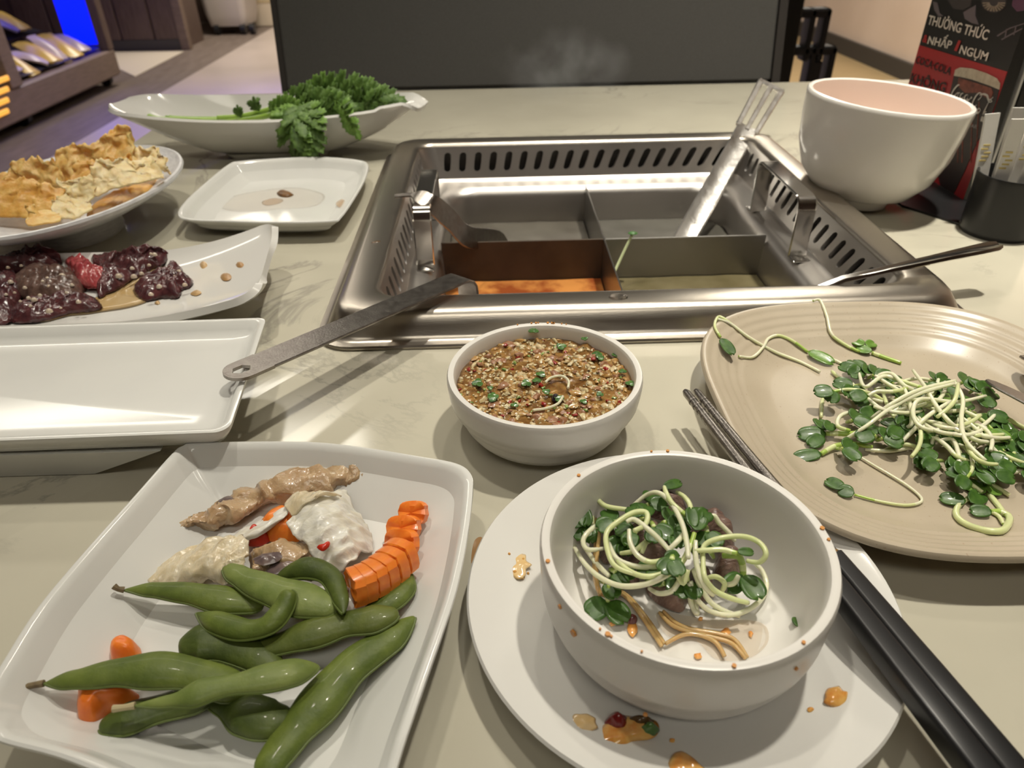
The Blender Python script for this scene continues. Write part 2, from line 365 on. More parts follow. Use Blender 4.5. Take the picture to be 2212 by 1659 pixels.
pk = [mat('snack_bag', c, .3) for c in ((.5, .4, .35), (.55, .36, .12), (.45, .35, .4), (.62, .42, .06), (.3, .25, .4), (.5, .12, .12))]
k = 0; SPC = (yhi - ylo - .25) / 6.5
for row in range(2):
    for i in range(7):
        y = ylo + .08 + i * (yhi - ylo - .25) / 6.5; x = xf - .14 - row * .33; z = ztop + .055 + row * .13
        g = []; ya_, sc_, zo_, tl_ = random.uniform(-.45, .45), random.uniform(.85, 1.08), random.uniform(0, .02), random.uniform(-.03, .06)
        for a in range(7):
            r_ = []
            for b_ in range(5):
                u, v_ = a / 6 - .5, b_ / 4 - .5
                puff = .025 * (1 - 4 * u * u) * (1 - 4 * v_ * v_)
                du_, dv_ = u * .2 * sc_, v_ * .155 * SPC / .2 * sc_; r_.append(V((x - du_ * math.cos(ya_) + dv_ * math.sin(ya_), y + dv_ * math.cos(ya_) + du_ * math.sin(ya_), z + zo_ + u * (.08 + tl_) + puff * 1.2 + .006 * random.random())))
            g.append(r_)
        m = MB(); m.sheet(g, .012)
        lab = '%s snack bag, %s from the far end of the %s row in lit counter' % (('beige', 'brown', 'pinkish', 'gold', 'purple grey', 'red')[(i * 3 + row) % 6 if not (row == 1 and i == 6) else 3], ('seventh', 'sixth', 'fifth', 'fourth', 'third', 'second', 'first')[i], ('front', 'back')[row])
        tag(obj('snack_bag', m, pk[(i * 3 + row) % 6 if not (row == 1 and i == 6) else 3], org=(x, y, z)), lab, 'snack bag', 'snack bags in the blue lit counter')
        k += 1

# ------------------------------------------------------------------ table
PCX, PCY = .0865, .543                                   # centre of the hotpot
t = thing('table', 'dining table with pale veined marble top carrying all the dishes', 'table', (.1, .45, FZ))
TX0, TX1, TY0, TY1 = -.392, .66, -.02, 1.033
hh = .178
def ring_hole(z, inset=0):
    return rrect((TX0 + TX1) / 2, (TY0 + TY1) / 2, (TX1 - TX0) / 2 - inset, (TY1 - TY0) / 2 - inset, .012, z), rrect(PCX, PCY, hh, hh, .015, z)
m = MB(); o1, h1 = ring_hole(0, .003); o2, h2 = ring_hole(-.003); o3, h3 = ring_hole(-.03); o4, h4 = ring_hole(-.033, .003)
m.loft([h1, o1, o2, o3, o4, h4, h1])
obj('tabletop', m, M['marble'], t)
m = MB(); m.bbox((-.1, .2, FZ), (.35, .75, FZ + .03), .01); m.bbox((0, .37, FZ + .03), (.2, .72, -.20), .01); obj('pedestal', m, M['steel_dark'], t)

# ------------------------------------------------------------------ hotpot
pot = thing('hotpot_cooker', 'square stainless steel hotpot with four compartments sunk into the marble table', 'hotpot', (PCX, PCY, 0))
prof = [(.1778, -.004, .016), (.193, -.0, .022), (.1935, .0016, .022), (.1928, .0028, .021), (.1902, .0033, .02), (.1884, .0039, .02), (.1870, .0058, .02), (.1848, .0105, .021),
        (.1825, .0150, .022), (.1800, .0174, .022), (.1765, .0182, .021), (.1630, .0182, .018), (.1605, .0175, .016), (.1589, .0160, .015), (.1585, .015, .015)]
m = MB(); m.loft([rrect(PCX, PCY, h_, h_, r, z, 8) for h_, z, r in prof]); obj('rim_frame', m, M['steel'], pot)
# slotted inner wall: four panels with real holes and rounded corners
WT, WB, RT, RB, ZT, ZB = .1585, .1505, .015, .015, .015, -.0135
m = MB()
ns, NS = 19, 16
for q in range(4):
    a = q * PI / 2; R_ = Matrix.Rotation(a, 3, 'Z')
    ht, hb = WT - RT, WB - RB
    def P(u, v_, d=0):
        h_ = hb + (ht - hb) * v_; y = WB + (WT - WB) * v_
        return V((PCX, PCY, 0)) + R_ @ V((-u * h_, y + d, ZB + (ZT - ZB) * v_ - d * .25))
    for i in range(ns):
        u0, u1 = -1 + 2 * i / ns, -1 + 2 * (i + 1) / ns; uc, du = (u0 + u1) / 2, (u1 - u0) / 2
        out, ho = [], []
        for k in range(NS):
            a_ = 2 * PI * k / NS; c_, s_ = math.cos(a_), math.sin(a_); mxx = max(abs(c_), abs(s_))
            out.append((uc + du * c_ / mxx, .5 + .5 * s_ / mxx))
            sg = 0 if abs(s_) < 1e-6 else (1 if s_ > 0 else -1)
            ho.append((uc + du * .46 * c_ - du * .62 * (sg * .20 + .12 * s_) * 2, .52 + sg * .18 + .12 * s_))
        vs = [P(*p) for p in out] + [P(*p) for p in ho] + [P(p[0], p[1], .004) for p in ho]
        fs = []
        for k in range(NS):
            n_ = (k + 1) % NS
            fs += [(k, n_, NS + n_, NS + k), (NS + k, NS + n_, 2 * NS + n_, 2 * NS + k)]
        m.add(vs, fs)
    # corner piece
    top, bot = [], []
    for k in range(7):
        an = a + PI / 2 * k / 6
        for lst, w_, r, z in ((top, WT, RT, ZT), (bot, WB, RB, ZB)):
            c0 = Matrix.Rotation(a, 3, 'Z') @ V((w_ - r, w_ - r, 0))
            lst.append(V((PCX + c0.x + r * math.cos(an), PCY + c0.y + r * math.sin(an), z)))
    m.loft([bot, top], closed=False)
obj('slotted_wall', m, M['steel_in'], pot)
m = MB(); m.loft([rrect(PCX, PCY, .172, .172, .02, .012), rrect(PCX, PCY, .172, .172, .02, -.13)], True, False, True); obj('housing', m, mat('housing_steel', (.20, .19, .18), .45, .8), pot)
bas = [(.1505, -.0135, .015), (.1495, -.0147, .016), (.1455, -.0162, .018), (.139, -.0178, .024), (.1350, -.0194, .028), (.1322, -.0222, .030), (.1308, -.0268, .031), (.1290, -.06, .031), (.127, -.095, .03), (.120, -.102, .026), (.08, -.103, .02)]
m = MB(); m.loft([rrect(PCX, PCY, h_, h_, r, z, 8) for h_, z, r in bas], True, False, True); obj('basin', m, M['steel_in'], pot)
# dividers
dz = -.0165
m = MB(); m.bbox((PCX + .0006, PCY - .0006, -.101), (PCX + .1315, PCY + .0006, dz), .0004); m.bbox((PCX - .0006, PCY - .1315, -.101), (PCX + .0006, PCY + .1315, dz), .0004)
obj('divider', m, M['divider'], pot)
m = MB(); m.bbox((PCX - .1315, PCY - .0006, -.101), (PCX - .0006, PCY + .0006, dz), .0004); o = obj('divider', m, M['divider_stained'], pot); o['label'] = 'oil stained divider panel behind the orange broth'
# strap handles
for sx, nm in ((1, 'right'), (-1, 'left')):
    x = PCX + sx * .1405
    path = [(x, .500, -.0165), (x, .500, .018), (x, .5012, .0235), (x, .504, .0268), (x, .509, .028), (x, .586, .028), (x, .591, .0268), (x, .594, .0235), (x, .5952, .018), (x, .5952, -.0165)]
    m = MB(); m.strap(path, (1, 0, 0), .0135, .0022); hd_ = obj('strap_handle', m, M['chrome'], pot)
    for y in (.4945, .6008):
        m = MB(); m.bbox((x - .0068, y - .006, -.0172), (x + .0068, y + .006, -.0155), .0006); obj('handle_foot', m, M['chrome'], hd_)
# broths
def broth(x0, x1, y0, y1, mt, label):
    m = MB(); g = []
    n = 24
    for i in range(n + 1):
        r_ = []
        for j in range(n + 1):
            x = x0 + (x1 - x0) * i / n; y = y0 + (y1 - y0) * j / n
            r_.append(V((x, y, -.051 + .0005 * nz((x, y, 1), 60))))
        g.append(r_)
    m.sheet(g, .03); tag(obj('broth', m, mt, org=((x0 + x1) / 2, (y0 + y1) / 2, -.081)), label, 'broth', 'broths in the four compartments')
e = .0014; hb_ = .1288
b_clear = mat('clear_broth', (.085, .075, .06), .03, spec=.6, c2=(.11, .10, .08), scale=30)
b_clear2 = mat('clear_broth_pale', (.085, .08, .068), .03, spec=.6, c2=(.11, .105, .09), scale=26)
b_red = mat('orange_broth', (.62, .26, .07), .12, c2=(.28, .07, .02), scale=38, spec=.5, lo=.42, hi=.6, bump=.1)
b_yel = mat('yellowish_broth', (.12, .10, .05), .04, c2=(.17, .145, .08), scale=40, spec=.6)
broth(PCX - hb_, PCX - e, PCY + e, PCY + hb_, b_clear, 'clear broth in the far left compartment, beside the dark ladle')
broth(PCX + e, PCX + hb_, PCY + e, PCY + hb_, b_clear2, 'clear broth in the far right compartment around the shiny ladle')
broth(PCX - hb_, PCX - e, PCY - hb_, PCY - e, b_red, 'orange brown broth in the near left compartment')
broth(PCX + e, PCX + hb_, PCY - hb_, PCY - e, b_yel, 'yellowish broth with herb sprig in the near right compartment')
drop = mat('water', (.9, .9, .9), .02, trans=1, ior=1.33)
def dome(mb, c, rx, ry, h_, n=14, k=4, mi=0, rot=0):
    rs = []
    for i in range(k + 1):
        a = i / k * PI / 2; rr = math.cos(a); z = math.sin(a)
        rs.append([V((c[0] + rx * rr * math.cos(2 * PI * j / n) * math.cos(rot) - ry * rr * math.sin(2 * PI * j / n) * math.sin(rot),
                      c[1] + rx * rr * math.cos(2 * PI * j / n) * math.sin(rot) + ry * rr * math.sin(2 * PI * j / n) * math.cos(rot), c[2] + h_ * z)) for j in range(n)])
    mb.loft(rs, True, True, False, mi)
p = W(1336, 640, .0186); m = MB(); dome(m, p - V((0, 0, .0006)), .0058, .0042, .0018); tag(obj('water_drop', m, drop, org=p), 'large clear water drop on the front rim of the hotpot', 'water drop')
p = W(812, 522, .0184); m = MB(); dome(m, p - V((0, 0, .0006)), .0038, .0022, .001, rot=.5); tag(obj('sauce_drop', m, mat('brown_residue', (.12, .08, .05), .25), org=p), 'small brown drop on the left rim of the hotpot', 'sauce drop')
# herb sprig in near right compartment
t = thing('herb_sprig', 'thin pale herb stalk standing in the near right broth compartment', 'herb', W(1322, 600, -.05))
pale = mat('pale_stalk', (.52, .58, .33), .3); leafg = mat('dark_leaf', (.035, .12, .025), .3, c2=(.06, .19, .04), scale=200, coat=.4)
m = MB(); m.tube(spline([ony(1320, 604, .515), ony(1342, 555, .528), ony(1366, 506, .537)]), .0012, 6); obj('stem', m, pale, t)
p = ony(1367, 504, .536); m = MB(); dome(m, p, .004, .003, .0015, 10, 3); obj('leaf', m, leafg, t)

# ------------------------------------------------------------------ ladles
# long flat handle hooked over the front rim
t = thing('skimmer', 'flat steel skimmer handle with hexagon hole hooked over front left rim of the hotpot', 'skimmer', W(870, 668, .0185))
A0, B0 = W(510, 806, .034), W(985, 603, .0225)
d_ = (B0 - A0).normalized(); wv = V((-d_.y, d_.x, 0)).normalized(); nn = d_.cross(wv) 
hw, th_ = .0083, .0016
m = MB()
# end plate with hexagon hole: outer outline (rounded end) and hexagon inner ring
HEX = A0 + d_ * .003
n_ = 24; outer, inner = [], []
for k in range(n_):
    a = 2 * PI * k / n_; c_, s_ = math.cos(a), math.sin(a)
    if c_ < 0: q = (c_ * hw, s_ * hw)
    else:
        mxx = max(abs(c_), abs(s_)); q = (c_ / mxx * .012, s_ / mxx * hw)
    outer.append(q)
    ha = (a % (PI / 3)) - PI / 6; rr = .0038 * math.cos(PI / 6) / math.cos(ha); inner.append((rr * c_ * 1.25, rr * s_))
def PP(q, z): return HEX + d_ * q[0] + wv * q[1] + nn * z
m.loft([[PP(q, th_ / 2) for q in inner], [PP(q, th_ / 2) for q in outer], [PP(q, -th_ / 2) for q in outer], [PP(q, -th_ / 2) for q in inner], [PP(q, th_ / 2) for q in inner]])
S0 = HEX + d_ * .012
dn = V((0, 0, -1))
ins = V((d_.x, d_.y, 0)).normalized()
path = [S0, S0.lerp(B0, .5), B0, B0 + d_ * .004 + dn * .0004, B0 + d_ * .0075 + dn * .0022, B0 + d_ * .0098 + dn * .0055, B0 + d_ * .0105 + dn * .010, B0 + d_ * .011 + dn * .03, B0 + d_ * .012 + dn * .075]
m.strap(path, wv, hw * 2, th_)
obj('handle', m, M['worn_steel'], t)
m = MB(); c = B0 + d_ * .03 + dn * .068
m.lathe([(.0, -.012), (.016, -.009), (.024, .002), (.026, .008), (.025, .008), (.023, .002), (.015, -.008), (0, -.011)], c, 28); obj('bowl', m, M['worn_steel'], t)
# dark ladle hooked on left strap handle
t = thing('dark_ladle', 'dark steel ladle hooked on the left strap handle of the hotpot', 'ladle', V((-.055, .53, .03)))
path = spline([W(853, 424, .030), W(885, 421, .0315), W(905, 424, .032), W(935, 442, .027), W(975, 476, .010), W(1012, 512, -.008), V((.004, .585, -.035)), V((.012, .597, -.075))], 6)
m = MB(); m.strap(path, (-.30, -.80, -.52), lerp_list([.0035, .004, .013, .018, .018, .016, .016], len(path)), .0016); obj('handle', m, M['worn_steel'], t)
m = MB(); m.lathe([(.0, -.012), (.018, -.009), (.026, .002), (.028, .010), (.027, .010), (.025, .002), (.017, -.008), (0, -.011)], V((.022, .61, -.082)), 28); obj('bowl', m, M['worn_steel'], t)
# shiny ladle standing in the far right compartment
t = thing('shiny_ladle', 'shiny slotted end steel ladle leaning out of the far right compartment', 'ladle', V((.155, .575, -.05)))
Pb = W(1482, 510, -.036); Pt = ony(1666, 186, .770)
dl = (Pt - Pb).normalized(); view = (V((0, 0, H)) - (Pt + Pb) / 2).normalized(); wl = dl.cross(view).normalized()
L_ = (Pt - Pb).length
def width_at(s): return .0195 + .0060 * max(0, (s - .55) / .45) ** 1.2
m = MB(); rings = []
nseg = 14
sl = .70
path = [Pb - dl * .03] + [Pb + dl * (L_ * sl * i / nseg) for i in range(nseg + 1)]
rings = []
for i, p in enumerate(path):
    s_ = max(0, (p - Pb).dot(dl) / L_); h_ = width_at(s_) / 2; nv = wl.cross(dl)
    prof_ = [(-1, 0), (-.85, .35), (-.5, .12), (0, -.1), (.5, .12), (.85, .35), (1, 0), (.85, -.25), (.5, -.3), (0, -.5), (-.5, -.3), (-.85, -.25)]
    rings.append([p + wl * (a * h_) + nv * (b * .0035) for a, b in prof_])
m.loft(rings, True, True, True)
# slotted end: side bars, middle rib, top bar
for off, wd in ((-.46, .13), (0, .12), (.46, .13)):
    pp = []; ww = []
    for i in range(6):
        s_ = sl - .02 + (1 - sl + .02) * i / 5; w_ = width_at(s_)
        pp.append(Pb + dl * (L_ * s_) + wl * (off * w_)); ww.append(w_ * wd * 1.9)
    m.strap(pp, wl, ww, .003)
top = Pt
m.strap([top - wl * width_at(1) * .53, top + wl * width_at(1) * .53], dl, .006, .003)
obj('handle', m, M['shiny'], t)
m = MB(); m.lathe([(.0, -.012), (.018, -.009), (.026, .002), (.028, .010), (.027, .010), (.025, .002), (.017, -.008), (0, -.011)], Pb - dl * .03 + V((-.015, .01, -.012)), 28); obj('bowl', m, M['chrome'], t)
# spoon handle at right
t = thing('steel_spoon', 'steel spoon handle lying across the front right corner of the hotpot', 'spoon', W(1900, 590, .019))
a, b = W(1822, 604, .0195), ony(2158, 530, .405)
dd = (b - a).normalized(); 
path = [a - dd * .02 + V((0, 0, -.004)), a, a.lerp(b, .3), a.lerp(b, .6), a.lerp(b, .85), b - dd * .004, b]
rings = []
wl2 = dd.cross(V((0, 0, 1))).normalized(); up2 = wl2.cross(dd)
for p, hw2 in zip(path, (.0022, .0028, .0032, .0042, .0055, .0056, .0035)):
    rings.append([p + wl2 * (q0 * hw2) + up2 * (q1 * .0018) for q0, q1 in ((-1, 0), (-.8, .9), (0, .35), (.8, .9), (1, 0), (.8, -.6), (0, -.9), (-.8, -.6))])
m = MB(); m.loft(rings, True, True, True); obj('handle', m, M['chrome'], t)
m = MB(); c = a - dd * .034 + V((0, 0, -.010)); m.lathe([(0, -.005), (.008, -.003), (.013, .003), (.0125, .003), (.0075, -.002), (0, -.004)], c, 24); obj('bowl', m, M['chrome'], t)

# ------------------------------------------------------------------ dishes
def outline(pts, z, n=8): return [V((p.x, p.y, 0)) for p in spline([W(*p, z) if not isinstance(p, Vector) else p for p in pts], n, True)]
def plate_mb(out2, prof, ang=0, zf=None, underside=True):
    """out2: closed rim outline (xy); prof: list of (inset, z) from the underside centre outwards and back in."""
    c = sum(out2, V()) / len(out2); R_ = Matrix.Rotation(-ang, 3, 'Z'); Ri = Matrix.Rotation(ang, 3, 'Z')
    loc = [R_ @ (p - c) for p in out2]
    hx = max(abs(p.x) for p in loc); hy = max(abs(p.y) for p in loc)
    rings = []
    for d, z in prof:
        sx, sy = max(0.02, (hx - d) / hx), max(.02, (hy - d) / hy)
        rg = []
        for p in loc:
            q = Ri @ V((p.x * sx, p.y * sy, 0)) + c
            rg.append(V((q.x, q.y, z + (zf(q, d) if zf else 0))))
        rings.append(rg)
    m = MB(); m.loft(rings, True, True, False)
    cc = V((c.x, c.y, prof[-1][1] + (zf(c, 1) if zf else 0))); n = len(out2); b0 = len(m.v) - n
    m.v.append(cc); ci = len(m.v) - 1
    for j in range(n): m.f.append((b0 + j, b0 + (j + 1) % n, ci)); m.m.append(0)
    return m
# sauce bowl and front bowl share one shape
def small_bowl(c, r, h_, z0, label, base_r):
    k = r
    low = [(.0300, .005), (.0360, .010), (.0405, .0148), (.0424, .0182), (.0427, .0196)] if r < .0455 else [(.0368, .0022), (.0408, .0065), (.0430, .0115), (.0440, .0160)]
    zs_ = low[-1][1]
    pr = [(0, .0015), (base_r - .004, .0015), (base_r - .003, 0), (base_r, 0), (base_r + .0008, .0006)] + low + [(r * .972, zs_ + .0006),
          (r * .984, zs_ + .0035), (r, h_ * .88), (r * .999, h_ * .95), (r * .985, h_ * .992), (r * .955, h_), (r * .930, h_ * .985), (r * .915, h_ * .94), (r * .907, h_ * .80), (r * .888, h_ * .50), (r * .86, h_ * .30), (r * .80, h_ * .18), (r * .68, h_ * .125), (0, h_ * .11)]
    m = MB(); m.lathe(pr, (c[0], c[1], z0), 96)
    return obj('bowl', m, M['matte_white'], org=(c[0], c[1], z0))
SB, SR, SH = (.0200, .2745), .0446, .033
o = small_bowl(SB, SR, SH, 0, '', .0238); o.name = 'sauce_bowl'
tag(o, 'small white bowl filled with chunky brown dipping sauce, before the hotpot', 'bowl'); ORG[o.name] = V((*SB, 0))
# saucer
SC, SCR = (.0585, .163), .0722
m = MB(); m.lathe([(0, .002), (.040, .002), (.0405, 0), (.044, 0), (.045, .003), (.060, .0085), (.0712, .0125), (.0722, .0138), (.0715, .0148), (.070, .0145), (.062, .0112), (.050, .0066), (.046, .0056), (.042, .0052), (0, .005)], (*SC, 0), 120)
tag(obj('saucer', m, M['porcelain'], org=(*SC, 0)), 'round white saucer with orange sauce spots under the front bowl', 'saucer')
FB, FR, FH = (.0567, .1575), .0460, .0372
o = small_bowl(FB, FR, FH, .0056, '', .0330); o.name = 'sprout_bowl'
tag(o, 'white bowl of sprouts and sliced beef standing on the round saucer', 'bowl'); ORG[o.name] = V((*FB, .0056))

# A: plate of edamame
PZ = .022
A_out = outline([(430, 956), (640, 954), (760, 963), (900, 985), (985, 1001), (1018, 1024), (1022, 1060), (1012, 1150), (990, 1262), (960, 1360), (925, 1460), (880, 1590),
                 V((-.0335, .088, 0)), V((-.043, .0815, 0)), V((-.075, .089, 0)), (158, 1648), (0, 1603), V((-.1475, .1165, 0)), V((-.1518, .1225, 0)), (0, 1440), (80, 1315), (180, 1195), (290, 1072), (370, 982), (395, 963)], PZ, 6)
zf0 = lambda q, d: 0
A_prof = [(.036, .001), (.034, 0), (.031, 0), (.030, .0015), (.010, .0125), (.0025, .0195), (0, .0212), (.0002, .0222), (.0012, .0226), (.0026, .0222), (.0042, .0203), (.0075, .0150), (.0118, .0085), (.0150, .0056), (.0185, .0045), (.026, .0042)]
m = plate_mb(A_out, A_prof, ang=-.15); A_c = V((-.09, .165, 0))
tag(obj('square_plate', m, M['white'], org=A_c), 'white bulging square plate with edamame, pickles and carrots in front', 'plate')
AZ = .0045
# F: small dish behind
F_out = outline([(492, 356), (520, 348), (600, 342), (690, 339), (770, 345), (795, 355), (790, 385), (768, 425), (738, 468), (715, 478), (600, 481), (480, 478), (402, 474), (384, 462), (400, 435), (440, 398)], .0165, 6)
m = plate_mb(F_out, [(.034, .001), (.030, 0), (.027, .001), (.010, .008), (.002, .0142), (0, .0158), (.0003, .0167), (.0016, .017), (.003, .0166), (.0055, .0135), (.0105, .0066), (.0145, .0040), (.02, .0034)])
F_c = sum(F_out, V()) / len(F_out)
tag(obj('small_dish', m, M['white'], org=F_c), 'small white square dish with brown residue, between greens boat and hotpot', 'dish')
# J: beige stoneware plate
J_out = []
for k in range(128):
    a = 2 * PI * k / 128; c_, s_ = math.cos(a), math.sin(a); n_ = 3.0
    rr = (abs(c_) ** n_ + abs(s_) ** n_) ** (-1 / n_); J_out.append(V((.1915 + .0935 * rr * c_, .2620 + .0955 * rr * s_, 0)))
jp = [(.04, .001), (.036, 0), (.033, 0), (.031, .002), (.012, .010), (.002, .0155), (0, .0172), (.0, .0186), (.0008, .0197), (.002, .0199), (.0035, .0192)]
x = .0045
for k in range(4):                                        # throwing ridges on the rim
    z = .0186 - (x - .0045) * .52
    jp += [(x, z), (x + .0014, z - .0010), (x + .0026, z - .0010)]; x += .0044
jp += [(x, .0098), (x + .004, .0072), (x + .008, .0055), (x + .013, .0047), (x + .025, .0045)]
m = plate_mb(J_out, jp); JZ = .0047
_jt = jp[8:]
def J_z(x, y):
    a, b = abs(x - .1915) / .0935, abs(y - .2620) / .0955; sq = (a ** 3 + b ** 3) ** (1 / 3); d = (1 - sq) * .094
    if d <= _jt[0][0]: return _jt[0][1]
    for (d0, z0), (d1, z1) in zip(_jt, _jt[1:]):
        if d <= d1: return z0 + (z1 - z0) * (d - d0) / (d1 - d0)
    return JZ
def J_on(px, py, dz=.001):
    z = .01
    for _ in range(14):
        p = W(px, py, z); z = .5 * z + .5 * (J_z(p.x, p.y) + dz)
    return z
tag(obj('stoneware_plate', m, M['stoneware'], org=(.1915, .262, 0)), 'beige speckled stoneware plate with ridged rim holding radish sprouts', 'plate')

# B: empty white footed tray
B_out = [V((p.x, p.y, 0)) for p in rrect(-.262, .2865, .1455, .0505, .006, 0, 6)]
for p in B_out:
    if p.x > -.2: p.x += (p.y - .2865) * -.10 + .0; 
zfB = lambda q, d: .0035 * max(0, (q.x + .19) / .075) ** 2 if q.x > -.19 else 0
m = plate_mb(B_out, [(.02, .0165), (.0085, .0165), (.0062, .0180), (.0030, .0225), (.0006, .0262), (.0006, .0278), (.002, .0282), (.0036, .0278), (.0060, .0245), (.0085, .0228), (.012, .0225), (.02, .0225)], zf=zfB)
t = thing('serving_tray', 'empty white rectangular footed tray at the left edge', 'tray', (-.262, .2865, 0))
obj('tray_top', m, M['white'], t)
m = MB(); rs = []
for z, xr_, ins_ in ((0, -.184, .0135), (.0006, -.1825, .0128), (.012, -.158, .0085), (.0178, -.146, .0062)):
    rs.append([V((-.404, .236 + ins_, z)), V((xr_, .236 + ins_, z)), V((xr_, .337 - ins_, z)), V((-.404, .337 - ins_, z))])
m.loft(rs, True, True, True); obj('foot', m, M['white'], t, smooth=25)
# C: beef plate with raised end
def cpt(u, v_):                                           # u: length 0..1 (x), v: -1..1 across
    XE = -.1425; x = -.405 + (XE + .405) * u; e_ = max(0, (x + .235) / .092)
    wd = .0505
    if x > XE - .012: wd = .0385 + math.sqrt(max(0, .012 ** 2 - (x - XE + .012) ** 2))
    z = .0075 + .0090 * abs(v_) ** 6 * (1 - .45 * min(1, e_)) + .0205 * min(1.1, e_) ** 1.7
    y = .4115 + wd * v_ + .0025 * e_
    z += .05 * (y - .4105) * e_ * .8
    x -= .12 * (y - .4105) * min(1, e_)
    return V((x, y, z))
g = [[cpt(1 - (1 - i / 48) ** 2.2, -1 + 2 * j / 28) for j in range(29)] for i in range(49)]
t = thing('beef_plate', 'white rectangular plate with upturned end holding raw marinated beef', 'plate', (-.3, .41, 0))
m = MB(); m.sheet(g, .0042); obj('plate_top', m, M['porcelain'], t, smooth=60)
m = MB(); m.loft([rrect(-.30, .4105, .085, .030, .008, 0), rrect(-.30, .4105, .088, .033, .008, .0055)], True, True, True); obj('foot', m, M['porcelain'], t)
def C_on(px, py, dz=0):
    z = .009
    for _ in range(8):
        p = W(px, py, z); u = (p.x + .405) / .2625; v_ = (p.y - .4115) / .0505
        z = cpt(max(0, min(1, u)), max(-1, min(1, v_))).z
    return W(px, py, z + dz)
# D: tofu bowl
DC = V((-.3215, .5395, 0))
def ell(a, b, z, n=80):
    r_ = math.radians(-8.8)
    out = []
    for k in range(n):
        t_ = 2 * PI * k / n; x, y = a * math.cos(t_), b * math.sin(t_)
        out.append(V((DC.x + x * math.cos(r_) - y * math.sin(r_), DC.y + x * math.sin(r_) + y * math.cos(r_), z)))
    return out
dp = [(.020, .028, 0), (.026, .034, 0), (.027, .035, .003), (.0255, .033, .0125), (.042, .062, .0185), (.060, .090, .0275), (.069, .1015, .0325), (.0725, .1055, .0345), (.0735, .1065, .0368), (.0728, .1057, .0386), (.071, .104, .0388), (.069, .102, .0372), (.066, .098, .0345), (.056, .085, .0292), (.04, .06, .0222), (.02, .03, .0195), (.004, .006, .0192)]
m = MB(); m.loft([ell(a, b, z) for a, b, z in dp], True, True, True)
tag(obj('oval_bowl', m, M['grainy'], org=DC), 'oval white textured bowl on a small foot holding crispy tofu skin', 'bowl')
# E: boat dish
EC = V((-.2185, .748, 0))
def ept(u, v_):                                           # u -1..1 along x, v -1..1 across
    x = EC.x + .150 * u
    wd = (.0535 - .022 * abs(u) ** 2.2) if u < 0 else (.0535 - .040 * u ** 2.0)
    if u < -.86: wd *= math.sqrt(max(.15, 1 - ((-u - .86) / .14) ** 2.5 * .8))
    zr = .0455 + .0075 * abs(u) ** 2.5 + (.0 if u < .75 else .002)
    if u > .9: zr -= .055 * (u - .9) ** 1.4 * 4
    zb = .0065 + (zr - .0075) * max(0, (abs(u) - .34) / .66) ** 1.25
    y = EC.y + wd * math.copysign(abs(v_) ** .9, v_) - .006 * u - (.010 * max(0, u - .5) ** 1)
    return V((x + .004 * v_, y, zb + (zr - zb) * abs(v_) ** 2.4))
g = [[ept(-1 + 2 * i / 60, 1 - 2 * j / 36) for j in range(37)] for i in range(61)]
t = thing('boat_dish', 'long white boat shaped dish with pointed ends holding leafy greens', 'dish', (EC.x, EC.y, 0))
m = MB(); m.sheet(g, -.0035); 
obj('hull', m, M['porcelain'], t, smooth=70)
m = MB(); m.loft([rrect(EC.x, EC.y, .05, .020, .015, 0), rrect(EC.x, EC.y, .054, .023, .015, .0055)], True, True, True); obj('foot', m, M['porcelain'], t)
# G: big white bowl, tilted
GT = Matrix.Rotation(math.radians(4.3), 3, 'Y') @ Matrix.Rotation(math.radians(1.0), 3, 'X')
gp = [(0, .003), (.021, .003), (.022, 0), (.0245, 0), (.0252, .003), (.0255, .006), (.0385, .0115), (.0495, .025), (.0562, .044), (.0588, .064), (.0597, .078), (.0598, .0805), (.0590, .0818), (.0574, .0822), (.0558, .0812)]
gi = [(.0558, .0812), (.0552, .0785), (.0535, .066), (.050, .048), (.043, .030), (.030, .015), (.015, .0085), (0, .008)]
GC = V((.2945, .566, .0022))
t = thing('large_bowl', 'large deep white bowl with pale pink inside, right of the hotpot', 'bowl', GC)
m = MB(); m.lathe(gp, GC, 96, tilt=GT); m.f = [f_ for f_ in m.f if len(f_) <= 4]; m.m = m.m[:len(m.f)]; obj('bowl_body', m, M['pinkish'], t)
m = MB(); m.lathe(gi, GC, 96, tilt=GT); m.f = [f_ for f_ in m.f if len(f_) <= 4]; m.m = m.m[:len(m.f)]; o = obj('inner_glaze', m, M['pink_in'], t); o['label'] = 'pale pink inner surface'

# ------------------------------------------------------------------ shared food helpers
FWD = ROT @ V((0, 0, -1))
def mpp(p): return (p - V((0, 0, H))).dot(FWD) / F      # metres per photograph pixel at a point
def lump_mb(mb, out, z0, h_, amp=.0, ns=200, e=2.0, K=6, seed=0, flat_bottom=True, mi=0):
    out = [V(p) for p in out]; c = sum(out, V()) / len(out); n = len(out); rings = []
    rings.append([V((p.x, p.y, p.z)) for p in out])
    for k in range(1, K + 1):
        s_ = 1 - k / (K + .3); rg = []
        for p in out:
            q = c + (p - c) * s_
            z = p.z * s_ + c.z * (1 - s_) + h_ * (1 - s_ ** e)
            d = amp * (1 - s_ ** 4) * nz((q.x + seed, q.y, 0), ns)
            rg.append(V((q.x + d * .4, q.y + d * .3, z + d)))
        rings.append(rg)
    b = [V((p.x, p.y, p.z - .0004)).lerp(V((c.x, c.y, p.z - .0004)), .06) for p in out]
    mb.loft([b] + rings, True, True, True, mi); return mb
def px_out(pts, z, n=5): return spline([W(x, y, z) for x, y in pts], n, True)
